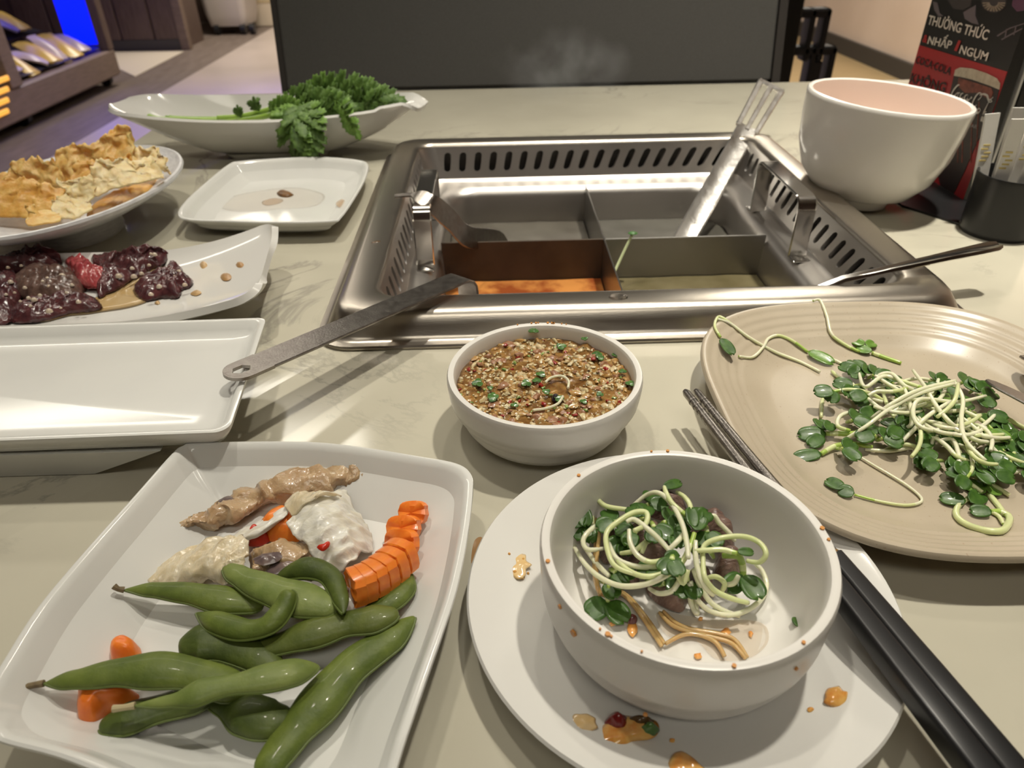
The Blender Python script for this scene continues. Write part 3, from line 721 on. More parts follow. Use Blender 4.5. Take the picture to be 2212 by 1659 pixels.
def blob_px(cx, cy, rx, ry, z, n=14, rot=0, jit=.15, seed=0):
    rn = random.Random(seed + int(cx * 7 + cy)); out = []
    for k in range(n):
        a = 2 * PI * k / n; r_ = 1 + jit * (rn.random() * 2 - 1)
        x, y = rx * r_ * math.cos(a), ry * r_ * math.sin(a)
        out.append((cx + x * math.cos(rot) - y * math.sin(rot), cy + x * math.sin(rot) + y * math.cos(rot)))
    return px_out(out, z, 3)

# ------------------------------------------------------------------ edamame pods
def pod_mat(n, a, b): return mat(n, a, .5, c2=b, scale=110, bump=.18, bscale=700, coat=.06, spec=.4, sss=.15, ssc=(.002, .003, .001))
pg1 = pod_mat('pod_green', (.078, .112, .017), (.135, .175, .030))
pg2 = pod_mat('pod_dark_green', (.045, .066, .012), (.088, .118, .021))
pg3 = pod_mat('pod_light_green', (.125, .170, .038), (.20, .245, .068))
pg4 = pod_mat('pod_olive', (.070, .095, .014), (.125, .150, .030))
seamm = mat('pod_seam', (.10, .135, .03), .4)
stemm = mat('dry_stem', (.10, .065, .035), .7, c2=(.22, .17, .09), scale=300)
palestem = mat('pale_dry_stem', (.45, .38, .22), .7)
def pod(label, pts, hw, zc, mt, bumps=3, stem=None, flat=.62, smat=None, env=None, seam=True):
    """pts: pixel centre line; hw: half width in pixels; zc: heights of the centre line."""
    n = 34; zz = lerp_list(zc, len(pts)); raw = [W(x, y, z) for (x, y), z in zip(pts, zz)]
    dense = spline(raw, 24); ts = [0, .004, .014, .032, .056] + [.085 + .83 * i / 33 for i in range(34)] + [.944, .968, .986, .996, 1]
    def _at(t_):
        x_ = t_ * (len(dense) - 1); i_ = min(int(x_), len(dense) - 2); return dense[i_].lerp(dense[i_ + 1], x_ - i_)
    path = [_at(t_) for t_ in ts]; N = len(path)
    env = env or [.25, .75, 1, 1, .95, .7, .25]
    ev = lerp_list(env, 201); rad = []
    for t_, p in zip(ts, path):
        cap = math.sqrt(max(.0009, 1 - max(0, 1 - t_ / .075) ** 2)) * math.sqrt(max(.0009, 1 - max(0, 1 - (1 - t_) / .075) ** 2))
        rad.append(hw * mpp(p) * ev[int(t_ * 200)] * cap * (1 + .10 * math.cos(2 * PI * (bumps * t_ - .5))))
    t = thing('edamame_pod', label, 'edamame pod', path[N // 2] - V((0, 0, rad[N // 2] * flat)), 'edamame pods on the square plate')
    m = MB(); m.tube(path, rad, 18, flat); obj('pod_shell', m, mt, t, smooth=180)
    if seam:
        m = MB(); sp = []; 
        for i in range(1, N - 1):
            tg = (path[i + 1] - path[i - 1]).normalized(); side = tg.cross(V((0, 0, 1))).normalized()
            if side.y > 0: side = -side
            sp.append(path[i] + side * rad[i] * .99)
        m.tube(sp, .00045, 6); obj('seam', m, seamm, t)
    if stem:
        sp = [path[0]] + [W(x, y, zz[0] + dz_) for x, y, dz_ in stem]
        m = MB(); m.tube(spline(sp, 4), lerp_list([.0011, .0009, .0011], 4 * (len(sp) - 1) + 1), 8); obj('stem', m, smat or stemm, t)
b = AZ
pod('large edamame pod with brown stem at lower left, lying over a carrot piece', [(95, 1476), (170, 1466), (280, 1450), (390, 1452), (480, 1476), (530, 1508)], 41, [b + .011, b + .012, b + .012, b + .010, b + .007], pg1, 3, [(66, 1481, 0), (36, 1488, 0)], env=[.12, .5, .9, 1, 1, .85, .4])
pod('dark rounded edamame pod lying lowest, half under the pale stemmed pod', [(214, 1572), (280, 1552), (350, 1530), (420, 1510), (480, 1490)], 38, [b + .005, b + .005, b + .005], pg2, 2, env=[.55, .95, 1, .9, .6])
pod('edamame pod with a single round bean swelling beside the longest pod', [(630, 1548), (585, 1556), (540, 1545), (490, 1522), (440, 1498)], 46, [b + .006, b + .006, b + .004], pg2, 1, env=[.6, 1, .95, .6, .4])
pod('light green edamame pod with pale stem and raised seam, on top of the front pile', [(292, 1524), (380, 1512), (460, 1488), (540, 1472), (620, 1456), (690, 1440)], 33, [b + .014, b + .017, b + .017, b + .013], pg3, 2, [(270, 1528, 0), (244, 1531, 0)], smat=palestem, env=[.15, .45, .95, .85, 1, 1, .35])
pod('dark glossy edamame pod with blunt round end, middle of the plate', [(386, 1405), (440, 1388), (500, 1396), (560, 1418), (605, 1452)], 44, [b + .007, b + .007, b + .006], pg2, 2, env=[.6, 1, 1, .8, .45])
pod('longest edamame pod, slanting from right of plate down to the front edge', [(896, 1332), (840, 1382), (760, 1440), (690, 1520), (630, 1590), (585, 1650), (565, 1690)], 47, [b + .008, b + .006, b + .006, b + .006], pg1, 3, env=[.25, .7, 1, 1, .95, .7, .3])
pod('shiny olive edamame pod behind the longest one, its tip under the carrots', [(862, 1326), (800, 1340), (730, 1352), (650, 1376), (590, 1394), (545, 1386)], 37, [b + .011, b + .009, b + .007], pg4, 3, env=[.55, .9, 1, 1, .7, .4])
pod('short curled edamame pod with its end bent upwards', [(424, 1324), (470, 1345), (530, 1362), (580, 1350), (612, 1312), (625, 1274)], 27, [b + .010, b + .012, b + .014, b + .018], pg1, 2, env=[.2, .9, 1, 1, .85, .75], flat=.8)
pod('edamame pod with curved brown stem tip pointing left, by the pickled cabbage', [(268, 1274), (330, 1274), (410, 1282), (480, 1296), (570, 1308)], 31, [b + .008, b + .009, b + .007], pg1, 2, [(255, 1272, .001), (246, 1266, .002)], env=[.12, .55, .95, 1, .8])
pod('bright edamame pod with pointed tip at the foot of the cabbage leaf', [(476, 1213), (515, 1242), (580, 1272), (650, 1296), (730, 1316)], 40, [b + .010, b + .012, b + .012], pg3, 2, env=[.1, .55, 1, 1, .7])
pod('wrinkled dark edamame pod with dried tip hanging under the carrot slices', [(600, 1246), (660, 1228), (712, 1244), (735, 1290), (742, 1326)], 28, [b + .008, b + .014, b + .014, b + .015], pg2, 2, env=[.5, .9, .9, .6, .2], flat=.75)
pod('edamame pod at the right edge, half hidden under the carrot slices', [(884, 1238), (872, 1274), (838, 1302), (790, 1322)], 27, [b + .006, b + .006, b + .006], pg1, 1, env=[.3, .9, 1, .7])

# ------------------------------------------------------------------ carrots, cabbage and pickles
car = mat('orange_carrot', (.78, .17, .018), .34, c2=(.86, .25, .03), scale=250, bump=.1, coat=.25, sss=.25, ssc=(.006, .002, .001))
card = mat('deep_orange_carrot', (.66, .14, .014), .34, c2=(.74, .19, .02), scale=200, coat=.2, sss=.2, ssc=(.006, .002, .001))
redp = mat('red_pepper', (.52, .03, .012), .25, coat=.4)
def crinkle(cpx, z, axis, up, hw, hh_, th, mt, label, group='crinkle cut carrot slices', wav=.0005):
    """rippled slice: an upright disc facing `axis`, wavy on both faces."""
    c = W(*cpx, z); ax = V(axis).normalized(); u = V(up); u = (u - ax * u.dot(ax)).normalized(); s_ = u.cross(ax)
    rings = []; n = 26
    for off, sc_ in ((-.5, .0), (-.5, .55), (-.5, .93), (-.42, 1), (.42, 1), (.5, .93), (.5, .55), (.5, 0)):
        rg = []
        for k in range(n):
            a = 2 * PI * k / n; ca, sa = math.cos(a), math.sin(a)
            rr = (abs(ca) ** 3 + abs(sa) ** 3) ** (-1 / 3)
            X, Y = hw * rr * ca * max(sc_, .01), hh_ * rr * sa * max(sc_, .01)
            wv_ = wav * math.sin(Y / .0019 * 2 * PI * .55)
            rg.append(c + s_ * (X + wv_ * .8) + u * Y + ax * (off * th + wv_))
        rings.append(rg)
    m = MB(); m.loft(rings, True, True, True)
    return tag(obj('carrot_slice', m, mt, org=c - V((0, 0, hh_))), label, 'carrot slice', group)
arc = [(770, 1266), (790, 1258), (810, 1247), (829, 1234), (848, 1219), (866, 1201)]
for i, p in enumerate(arc):
    d0 = W(*arc[min(i + 1, 5)], b) - W(*arc[max(i - 1, 0)], b)
    wd = mpp(W(*p, b))
    lab = ['frontmost orange crinkle carrot slice of the leaning row', 'second carrot slice from the front of the leaning row', 'third carrot slice from the front of the leaning row',
           'fourth carrot slice from the front of the leaning row', 'fifth carrot slice from the front, pale scar on top', 'rearmost carrot slice of the leaning front row'][i]
    crinkle(p, b + .0125 - .0004 * i, d0.normalized() + V((0, 0, -.15)), V((-.25, .15, 1)), 38 * wd, 37 * wd, 27 * wd, car, lab)
for p, z, ax_, u, a_, b_, lab in (((868, 1172), b + .0075, (.5, .6, -.5), (-.2, .4, 1), 40, 28, 'carrot slice lying behind the leaning row, with scalloped edge'),
                            ((872, 1140), b + .0075, (.35, .7, -.7), (-.1, .8, 1), 36, 26, 'middle one of the three flat carrot slices at the right edge'),
                            ((893, 1108), b + .0085, (.3, .7, -.7), (-.1, .8, 1), 30, 25, 'topmost carrot slice with a square tab at the back right')):
    wd = mpp(W(*p, b)); crinkle(p, z, ax_, u, a_ * wd, b_ * wd, 22 * wd, car, lab)
def chunk(label, cat, pts, z0, h_, mt, name, amp=.0006, e=4, ns=400, group=None, n=5, K=5):
    out = px_out(pts, z0, n); m = MB(); lump_mb(m, out, z0, h_, amp, ns, e, K, seed=pts[0][0])
    c = sum(out, V()) / len(out); return tag(obj(name, m, mt, org=(c.x, c.y, z0)), label, cat, group)
chunk('orange carrot chunk under the cabbage leaf, in the middle of the pickles', 'carrot', [(556, 1150), (585, 1118), (620, 1106), (640, 1128), (660, 1148), (640, 1172), (585, 1170)], b + .002, .008, car, 'carrot_chunk')
chunk('dark red orange pepper chip left of the carrot chunk among the pickles', 'pepper', [(532, 1176), (545, 1148), (566, 1150), (585, 1166), (560, 1180)], b + .002, .006, redp, 'pepper_chip')
chunk('orange carrot sliver under the long pickled stalk, at the back of the plate', 'carrot', [(704, 1056), (740, 1040), (802, 1036), (790, 1052), (765, 1070), (730, 1066)], b + .001, .007, card, 'carrot_sliver')
chunk('orange carrot bit peeking out above the large left pod', 'carrot', [(240, 1414), (255, 1394), (285, 1390), (304, 1402), (300, 1432), (250, 1436)], b + .001, .007, car, 'carrot_chunk')
chunk('orange carrot chunk below the large left pod, near the plate corner', 'carrot', [(180, 1490), (240, 1486), (300, 1500), (280, 1530), (235, 1545), (205, 1570), (172, 1566), (172, 1520)], b + .001, .0095, card, 'carrot_chunk')
chunk('small curved red chilli bit lying on the cabbage leaf', 'chilli', [(684, 1182), (700, 1178), (712, 1170), (711, 1180), (697, 1190)], b + .0160, .0012, redp, 'chilli_bit', amp=.0001)
cab = mat('pickled_cabbage', (.72, .68, .55), .28, c2=(.78, .76, .68), scale=120, bump=.35, bscale=260, coat=.5, sss=.3, ssc=(.004, .004, .003), stretch=(1, 3, 1))
cabt = mat('translucent_cabbage', (.62, .50, .32), .25, c2=(.70, .60, .44), scale=90, bump=.4, bscale=220, coat=.5, sss=.3, ssc=(.004, .003, .002), stretch=(3, 1, 1))
pick = mat('pickled_stalk', (.40, .26, .14), .3, c2=(.52, .37, .22), scale=130, bump=.6, bscale=420, coat=.5, sss=.2, ssc=(.004, .002, .001))
pickd = mat('purple_skin', (.10, .07, .075), .3, c2=(.20, .14, .12), scale=160, bump=.4, coat=.4)
def leaf_sheet(name, label, cat, rows, mt, amp, ns, th=.0006, group=None, n=10):
    """rows: list of pixel polylines with heights [(px, py, z)...], lofted into one crumpled sheet."""
    cols = len(rows[0]); rr = [spline([W(*q) for q in r_], 10) for r_ in rows]
    cc = [spline([rr[i][j] for i in range(len(rows))], n) for j in range(len(rr[0]))]
    g = [[cc[j][i] for j in range(len(cc))] for i in range(len(cc[0]))]
    for r_ in g:
        for k, p in enumerate(r_): r_[k] = p + V((nz(p, 420), nz(p + V((9, 0, 0)), 420), nz(p + V((0, 0, 4)), 420))) * (amp * .22) + V((nz(p, ns) * .5, nz(p + V((5, 0, 0)), ns) * .5, nz(V((p.x * .45 + p.y * .8, p.y * .45 - p.x * .8 + 9, p.z)) if False else V(((p.x - p.y) * 1.9, (p.x + p.y) * .55 + 9, p.z)), ns))) * amp
    m = MB(); m.sheet(g, th); c = sum(m.v, V()) / len(m.v); c.z = min(p.z for p in m.v)
    return tag(obj(name, m, mt, org=c, smooth=120), label, cat, group)
leaf_sheet('cabbage_leaf', 'glossy white pickled cabbage leaf leaning in front of the carrot row', 'cabbage', [
    [(620, 1132, b + .012), (660, 1080, b + .016), (700, 1064, b + .015), (752, 1062, b + .008)],
    [(650, 1168, b + .013), (690, 1120, b + .018), (730, 1095, b + .016), (772, 1106, b + .006)],
    [(690, 1210, b + .010), (725, 1165, b + .015), (762, 1140, b + .012), (800, 1150, b + .003)],
    [(735, 1236, b + .006), (765, 1205, b + .009), (785, 1190, b + .007), (806, 1192, b + .002)]], cab, .0024, 170, .0008)
leaf_sheet('cabbage_leaf', 'thin curled cabbage edge folded over the top of the white leaf', 'cabbage', [
    [(612, 1086, b + .012), (640, 1060, b + .014), (662, 1064, b + .013)], [(628, 1112, b + .014), (660, 1082, b + .018), (690, 1062, b + .017)],
    [(650, 1108, b + .014), (700, 1064, b + .019), (740, 1072, b + .015)]], cabt, .0012, 200, .0006)
leaf_sheet('onion_strip', 'long translucent cabbage strip running left below the pickled stalk', 'cabbage', [
    [(492, 1160, b + .005), (560, 1125, b + .008), (625, 1092, b + .011)], [(505, 1172, b + .007), (562, 1146, b + .010), (618, 1112, b + .012)],
    [(500, 1182, b + .004), (550, 1164, b + .007), (600, 1130, b + .009)]], cab, .0012, 180, .0006)
leaf_sheet('cabbage_leaf', 'pale yellowish translucent cabbage piece left of the pods', 'cabbage', [
    [(318, 1240, b + .001), (380, 1195, b + .004), (450, 1160, b + .007), (520, 1156, b + .009)],
    [(322, 1258, b + .003), (400, 1215, b + .008), (470, 1180, b + .011), (535, 1175, b + .012)],
    [(360, 1262, b + .003), (430, 1235, b + .009), (490, 1212, b + .012), (530, 1215, b + .010)],
    [(420, 1262, b + .002), (460, 1256, b + .005), (500, 1262, b + .007), (535, 1268, b + .006)]], cabt, .0026, 160, .0007)
def stalk(label, pts, hw, zc, env, tipspots):
    zz = lerp_list(zc, len(pts)); path = spline([W(x, y, z) for (x, y), z in zip(pts, zz)], 6); N = len(path)
    ev = lerp_list(env, N); rad = [hw * mpp(p) * e_ for p, e_ in zip(path, ev)]
    t = thing('pickled_stalk', label, 'pickle', path[N // 2] - V((0, 0, .004)))
    m = MB(); path = spline(path, 3); rad = [rad[min(i // 3, N - 1)] for i in range(len(path))]; m.tube(path, rad, 28, .6)
    for k, p in enumerate(m.v): m.v[k] = p + V((nz(p, 170), nz(p + V((3, 3, 3)), 170), nz(p + V((7, 1, 3)), 150))) * .0034 + V((nz(p, 800), nz(p + V((3, 3, 3)), 800), nz(p + V((7, 1, 3)), 800))) * .0006
    obj('flesh', m, pick, t, smooth=180)
    for (x, y, z, rx, ry, ro) in tipspots:
        m = MB(); lump_mb(m, blob_px(x, y, rx, ry, z, 16, ro, .12), z, .0014, .0006, 500, 2, 4); obj('skin', m, pickd, t)
stalk('long knobbly pickled eggplant stalk at the back of the square plate', [(388, 1128), (440, 1124), (500, 1098), (560, 1070), (620, 1052), (690, 1036), (750, 1020), (795, 1018)], 41, [b + .004, b + .005, b + .006, b + .008], [.3, .65, .9, .85, .95, 1, .85, .55], [(486, 1088, b + .0075, 24, 15, -.6)])
stalk('shorter pickled eggplant piece with purple skin below the cabbage leaf', [(542, 1216), (590, 1196), (640, 1188), (686, 1196)], 34, [b + .007, b + .010, b + .008], [.7, 1, .9, .5], [(580, 1206, b + .0125, 34, 13, -.2), (616, 1222, b + .0100, 44, 14, -.25)])

# ------------------------------------------------------------------ sprouts
stem_p = mat('sprout_stem_pale', (.76, .77, .54), .28, coat=.4, sss=.35, ssc=(.003, .004, .002))
stem_m = mat('sprout_stem_mid', (.64, .70, .36), .28, coat=.4, sss=.35, ssc=(.003, .004, .002))
stem_g = mat('sprout_stem_green', (.38, .52, .11), .28, coat=.4, sss=.3, ssc=(.002, .004, .001))
stem_b = mat('sprout_stem_soaked', (.55, .36, .15), .2, coat=.5, sss=.3, ssc=(.004, .002, .001))
lf1 = mat('sprout_leaf', (.028, .080, .009), .42, c2=(.058, .135, .018), scale=300, coat=.12, bump=.08, bscale=600)
lf2 = mat('sprout_leaf_light', (.085, .185, .022), .34, c2=(.14, .27, .04), scale=260, coat=.25, bump=.08, bscale=600)
def leaf_mb(mb, c, d, nrm, L_, wd, cup=.25, mi=0):
    d = V(d).normalized(); nrm = V(nrm); nrm = (nrm - d * nrm.dot(d)).normalized(); s_ = d.cross(nrm); g = []
    for i in range(11):
        t_ = i / 10; r_ = []
        hwid = wd * .5 * math.sqrt(max(.004, 1 - abs((t_ - .56) / .56) ** 2.4)) if t_ < .56 else wd * .5 * math.sqrt(max(.03, 1 - ((t_ - .56) / .45) ** 2.6))
        for j in range(7):
            q = j / 3 - 1
            notch = -.13 * L_ * max(0, 1 - abs(q) * 1.6) * t_ ** 5
            r_.append(c + d * (L_ * t_ + notch) + s_ * (q * hwid) + nrm * (cup * (q * q * hwid * .55 - .35 * L_ * (t_ - .4) ** 2)))
        g.append(r_)
    mb.sheet(g, .00035, mi)
T1 = 'bowl tangle'; T2 = 'plate heap'; leafT = 'plate leaf'; lonel = 'bowl leaf'
def describe(label, pts, leaves):
    x, y = sum(p[0] for p in pts) / len(pts), sum(p[1] for p in pts) / len(pts)
    cx, cy, sx, sy = (1430, 1190, 75, 45) if label in (T1, lonel) else (2015, 900, 75, 48)
    h_ = 'left' if x < cx - sx else 'right' if x > cx + sx else 'centre'; v_ = 'front' if y > cy + sy else 'back' if y < cy - sy else 'middle'
    pos = {'centre': v_ + ' centre'}.get(h_, v_ + ' ' + h_)
    where = 'tangle in front bowl' if label in (T1, lonel) else 'heap on stoneware plate'
    if label in (leafT, lonel): return 'dark green sprout leaf pair, %s of the %s' % (pos, where)
    L_ = sum(math.dist(a, b) for a, b in zip(pts, pts[1:])); q = math.dist(pts[0], pts[-1]) / L_
    sh = 'straight' if q > .97 else 'bent' if q > .8 else 'curled' if q > .4 else 'looped'; ln = 'short' if L_ < 110 else 'long' if L_ > 230 else 'medium'
    return '%s %s %s sprout, %s of the %s' % (ln, sh, 'leafy' if leaves else 'bare', pos, where)
def sprout(label, pts, zs, r=.00085, leaves=(), group=None, soaked=False, light=False, name='radish_sprout', tint=None):
    """pts: pixel line of the stem, zs: heights; leaves: (px, py, z, angle in picture degrees, length px, width px)."""
    zz = lerp_list(zs, len(pts)) if zs else [J_on(x, y) for x, y in pts]; path = spline([W(x, y, z) for (x, y), z in zip(pts, zz)], 5); N = len(path)
    if label in (T1, T2, leafT, lonel): label = describe(label, pts, leaves)
    c = path[N // 2]; t = thing(name, label, 'sprout', V((c.x, c.y, min(p.z for p in path) - r)), group)
    m = MB(); rad = lerp_list([r * .8, r, r * 1.05, r * 1.05, r * .9], N); m.tube(path, rad, 7)
    F_ = len(m.f)
    if not soaked:
        for k in range(F_):
            q = (k // 7) / max(1, N - 1)
            m.m[k] = (2 if q > .86 else 1 if q > .62 else 0) if leaves else 0
    obj('stem', m, [stem_b if soaked else (tint or stem_p), stem_m, stem_g], t, smooth=180)
    for q in leaves:
        x, y, z, ang, L_, wd = q[:6]; z = z if z is not None else J_on(x, y, .002); a = math.radians(ang); mp_ = mpp(W(x, y, z))
        p0 = W(x, y, z); p1 = W(x + 20 * math.cos(a), y - 20 * math.sin(a), z)
        d = (p1 - p0).normalized(); d.z = q[6] if len(q) > 6 else -.1
        m = MB(); leaf_mb(m, p0 + V((0, 0, .0003)), d, V((0.1 * math.sin(x), -.35, 1)), L_ * mp_ * 1.22, wd * mp_ * 1.28)
        obj('leaf', m, lf2 if light else lf1, t, smooth=180)
def cb(l): return [(1180 + x / 3.687, 1000 + y / 3.687) for x, y in l]
def lb(x, y, z, a, L_, wd, dz=-.1): return (1180 + x / 3.687, 1000 + y / 3.687, z, a, L_ / 3.687, wd / 3.687, dz)
f0 = .0105
G1 = 'radish sprouts tangled in the front bowl'
sprout('thick pale sprout sweeping in a long arc along the left of the bowl tangle', cb([(195, 610), (290, 780), (420, 905), (600, 980), (800, 962), (960, 890), (1080, 790), (1150, 650), (1180, 560)]), [f0 + .006, f0 + .014, f0 + .020, f0 + .023], .00095, [lb(1180, 540, f0 + .024, 65, 180, 110), lb(1170, 520, f0 + .024, 100, 160, 90, .2)], G1)
sprout('sprout making the big left loop, tip curled inside, in the front bowl', cb([(760, 900), (560, 830), (490, 700), (480, 560), (570, 470), (700, 395), (800, 400), (790, 490), (700, 540)]), [f0 + .018, f0 + .020, f0 + .024, f0 + .026], .00095, [], G1, tint=stem_m)
for pts, z, lv in (
    ([(660, 530), (670, 640), (730, 740), (830, 790), (940, 770)], [.024, .021, .020], [lb(940, 780, .0345, 15, 120, 110)]),
    ([(640, 470), (700, 450), (800, 520), (900, 610), (990, 710)], [.025, .026, .022], []),
    ([(690, 340), (800, 255), (900, 240), (1000, 330), (1080, 480), (1120, 640), (1130, 760)], [.018, .026, .026, .024], []),
    ([(375, 205), (400, 275), (480, 345), (640, 370)], [.016, .018, .020], []),
    ([(370, 210), (420, 190), (460, 270), (490, 400)], [.016, .014, .010], []),
    ([(1240, 780), (1255, 660), (1380, 600), (1560, 585), (1690, 630), (1750, 720), (1700, 790), (1600, 780)], [.020, .024, .022, .016], []),
    ([(1180, 700), (1280, 695), (1400, 690), (1520, 720)], [.023, .024, .024], [lb(1520, 710, .034, 0, 110, 60)]),
    ([(1250, 700), (1250, 830), (1270, 930), (1350, 1020), (1480, 1080), (1610, 1115)], [.022, .020, .014, .010], []),
    ([(1140, 960), (1150, 1110), (1200, 1200), (1180, 1090), (1150, 960)], [.012, .004, .003, .010], []),
    ([(1150, 940), (1200, 1080), (1290, 1170), (1420, 1210), (1560, 1190), (1690, 1110), (1755, 990), (1720, 860), (1640, 780)], [.012, .005, .003, .003, .006], []),
    ([(1170, 850), (1230, 990), (1310, 1110), (1420, 1180), (1540, 1220)], [.018, .010, .004, .002], []),
    ([(1190, 620), (1190, 740), (1210, 860), (1260, 980), (1330, 1050)], [.024, .022, .018, .012], []),
    ([(460, 680), (330, 690), (295, 610), (370, 520), (480, 470)], [.010, .012, .015, .016], []),
    ([(500, 640), (560, 760), (700, 820), (860, 830), (960, 800)], [.015, .017, .018, .018], []),
    ([(470, 560), (520, 700), (620, 830), (760, 900), (900, 890), (1010, 830)], [.013, .017, .019, .019], []),
    ([(820, 1000), (900, 1040), (1000, 1020), (1060, 940), (1120, 850)], [.006, .009, .013, .017], []),
    ([(760, 720), (790, 640), (830, 580), (900, 560)], [.016, .018, .017], []),
    ([(590, 720), (700, 700), (780, 640), (860, 600)], [.014, .017, .018], []),
    ([(1270, 920), (1350, 905), (1420, 960), (1400, 1020)], [.010, .013, .009], []),
    ([(1410, 970), (1490, 960), (1530, 900)], [.010, .012, .013], []),
    ([(1240, 470), (1330, 420), (1380, 480), (1460, 560), (1500, 620)], [.018, .020, .015, .012], []),
    ([(290, 650), (400, 800), (500, 900)], [.006, .008, .010], []),
    ([(1080, 760), (1040, 860), (1090, 960), (1130, 850)], [.020, .017, .014, .018], []),
    ([(970, 700), (1050, 620), (1100, 560)], [.022, .024, .022], []),
    ([(940, 190), (960, 250), (1010, 330), (1120, 420)], [.026, .027, .025], [lb(930, 200, .036, 20, 150, 70)]),
    ([(1040, 230), (1110, 280), (1150, 360), (1140, 480)], [.022, .024, .024], [])):
    sprout(T1, cb(pts), [f0 + q for q in z], .0009, lv, G1, tint=(stem_p if len(pts) % 2 else stem_m))
sprout('short sprout with two leaves hooked over the left side of the front bowl', cb([(370, 500), (360, 360), (310, 305), (265, 340)]), [f0 + .010, f0 + .015, f0 + .016], .0009, [lb(265, 350, f0 + .016, -110, 160, 120, -.3), lb(280, 350, f0 + .016, -70, 150, 100, -.3)], tint=stem_m)
sprout('sprout with two dark leaves just below the hooked one, left in the front bowl', cb([(380, 380), (350, 420), (330, 480)]), [f0 + .010, f0 + .012, f0 + .012], .0009, [lb(330, 480, f0 + .012, -120, 150, 120, -.3), lb(335, 490, f0 + .012, -80, 140, 100, -.3)], tint=stem_m)
sprout('heart shaped pair of dark sprout leaves at the front left floor of the bowl', cb([(500, 970), (490, 1040), (490, 1110)]), [f0 + .008, f0 + .005, f0 + .003], .0009, [lb(485, 1110, f0 + .003, -150, 170, 150), lb(500, 1110, f0 + .003, -50, 180, 150)], tint=stem_g)
sprout('sprout with green neck bent down to a big leaf pair, right in the bowl', cb([(1400, 740), (1520, 740), (1560, 800), (1570, 900)]), [f0 + .016, f0 + .016, f0 + .012, f0 + .009], .0012, [lb(1560, 900, f0 + .010, -140, 170, 130), lb(1580, 900, f0 + .010, -55, 190, 150)], tint=stem_g)
sprout('lone small sprout leaf stuck on the right inner wall of the front bowl', cb([(2010, 1400), (2010, 1350), (2020, 1310)]), [f0 + .002, f0 + .003, f0 + .004], .0009, [lb(2020, 1320, f0 + .004, 100, 90, 90), lb(2030, 1340, f0 + .004, 20, 90, 80)], tint=stem_g)
for (x, y, z, a) in ((1000, 780, .026, -100), (860, 520, .022, -60), (960, 470, .022, 30), (540, 470, .018, 160), (560, 880, .014, -30), (1210, 460, .024, 80), (1280, 560, .020, -80), (1010, 560, .021, -30), (700, 560, .018, 200), (480, 960, .008, -20), (950, 960, .012, 20), (1120, 960, .012, -90), (760, 430, .022, 100), (1300, 700, .018, 120), (880, 860, .018, 210), (620, 620, .014, 240), (820, 330, .020, 40)):
    sprout(lonel, cb([(x - 60 * math.cos(math.radians(a)), y + 60 * math.sin(math.radians(a))), (x - 25 * math.cos(math.radians(a)), y + 25 * math.sin(math.radians(a)) - 8), (x, y)]), [f0 + z - .006, f0 + z - .002, f0 + z - .001], .0009,
           [lb(x, y, f0 + z - .001, a + 38, 130, 115), lb(x, y, f0 + z - .001, a - 38, 130, 115)], G1, tint=stem_g)
SOAK = -1
for pts in ([(540, 1000), (650, 1080), (760, 1220), (850, 1350), (920, 1460)], [(560, 990), (680, 1090), (800, 1240), (890, 1370), (940, 1440)], [(900, 1190), (1000, 1290), (1150, 1350), (1330, 1390), (1480, 1440), (1590, 1560)],
            [(930, 1180), (1040, 1280), (1180, 1330), (1360, 1360), (1500, 1410), (1600, 1550)], [(950, 1440), (1090, 1370), (1220, 1370), (1350, 1430), (1420, 1540)], [(375, 250), (395, 600), (385, 880), (430, 1060)], [(430, 520), (400, 800), (410, 1000), (470, 1060)]):
    SOAK += 1; sprout(('brown soaked sprout stem, left one of the pair running to the bowl front', 'brown soaked sprout stem, right one of the pair running to the bowl front', 'brown soaked sprout stem curving right below the beef in the bowl', 'brown soaked sprout stem just behind the lower right curving one', 'brown soaked sprout stem joining the bend to the bowl front wall', 'brown soaked stem hanging down the left side of the bowl tangle', 'thin soaked stem beside the hanging one, left in the front bowl')[SOAK], cb(pts), [f0 + .0014, f0 + .0014] if pts[0][1] > 600 else [f0 + .014, f0 + .006, f0 + .0016], .0008, (), G1, soaked=True)
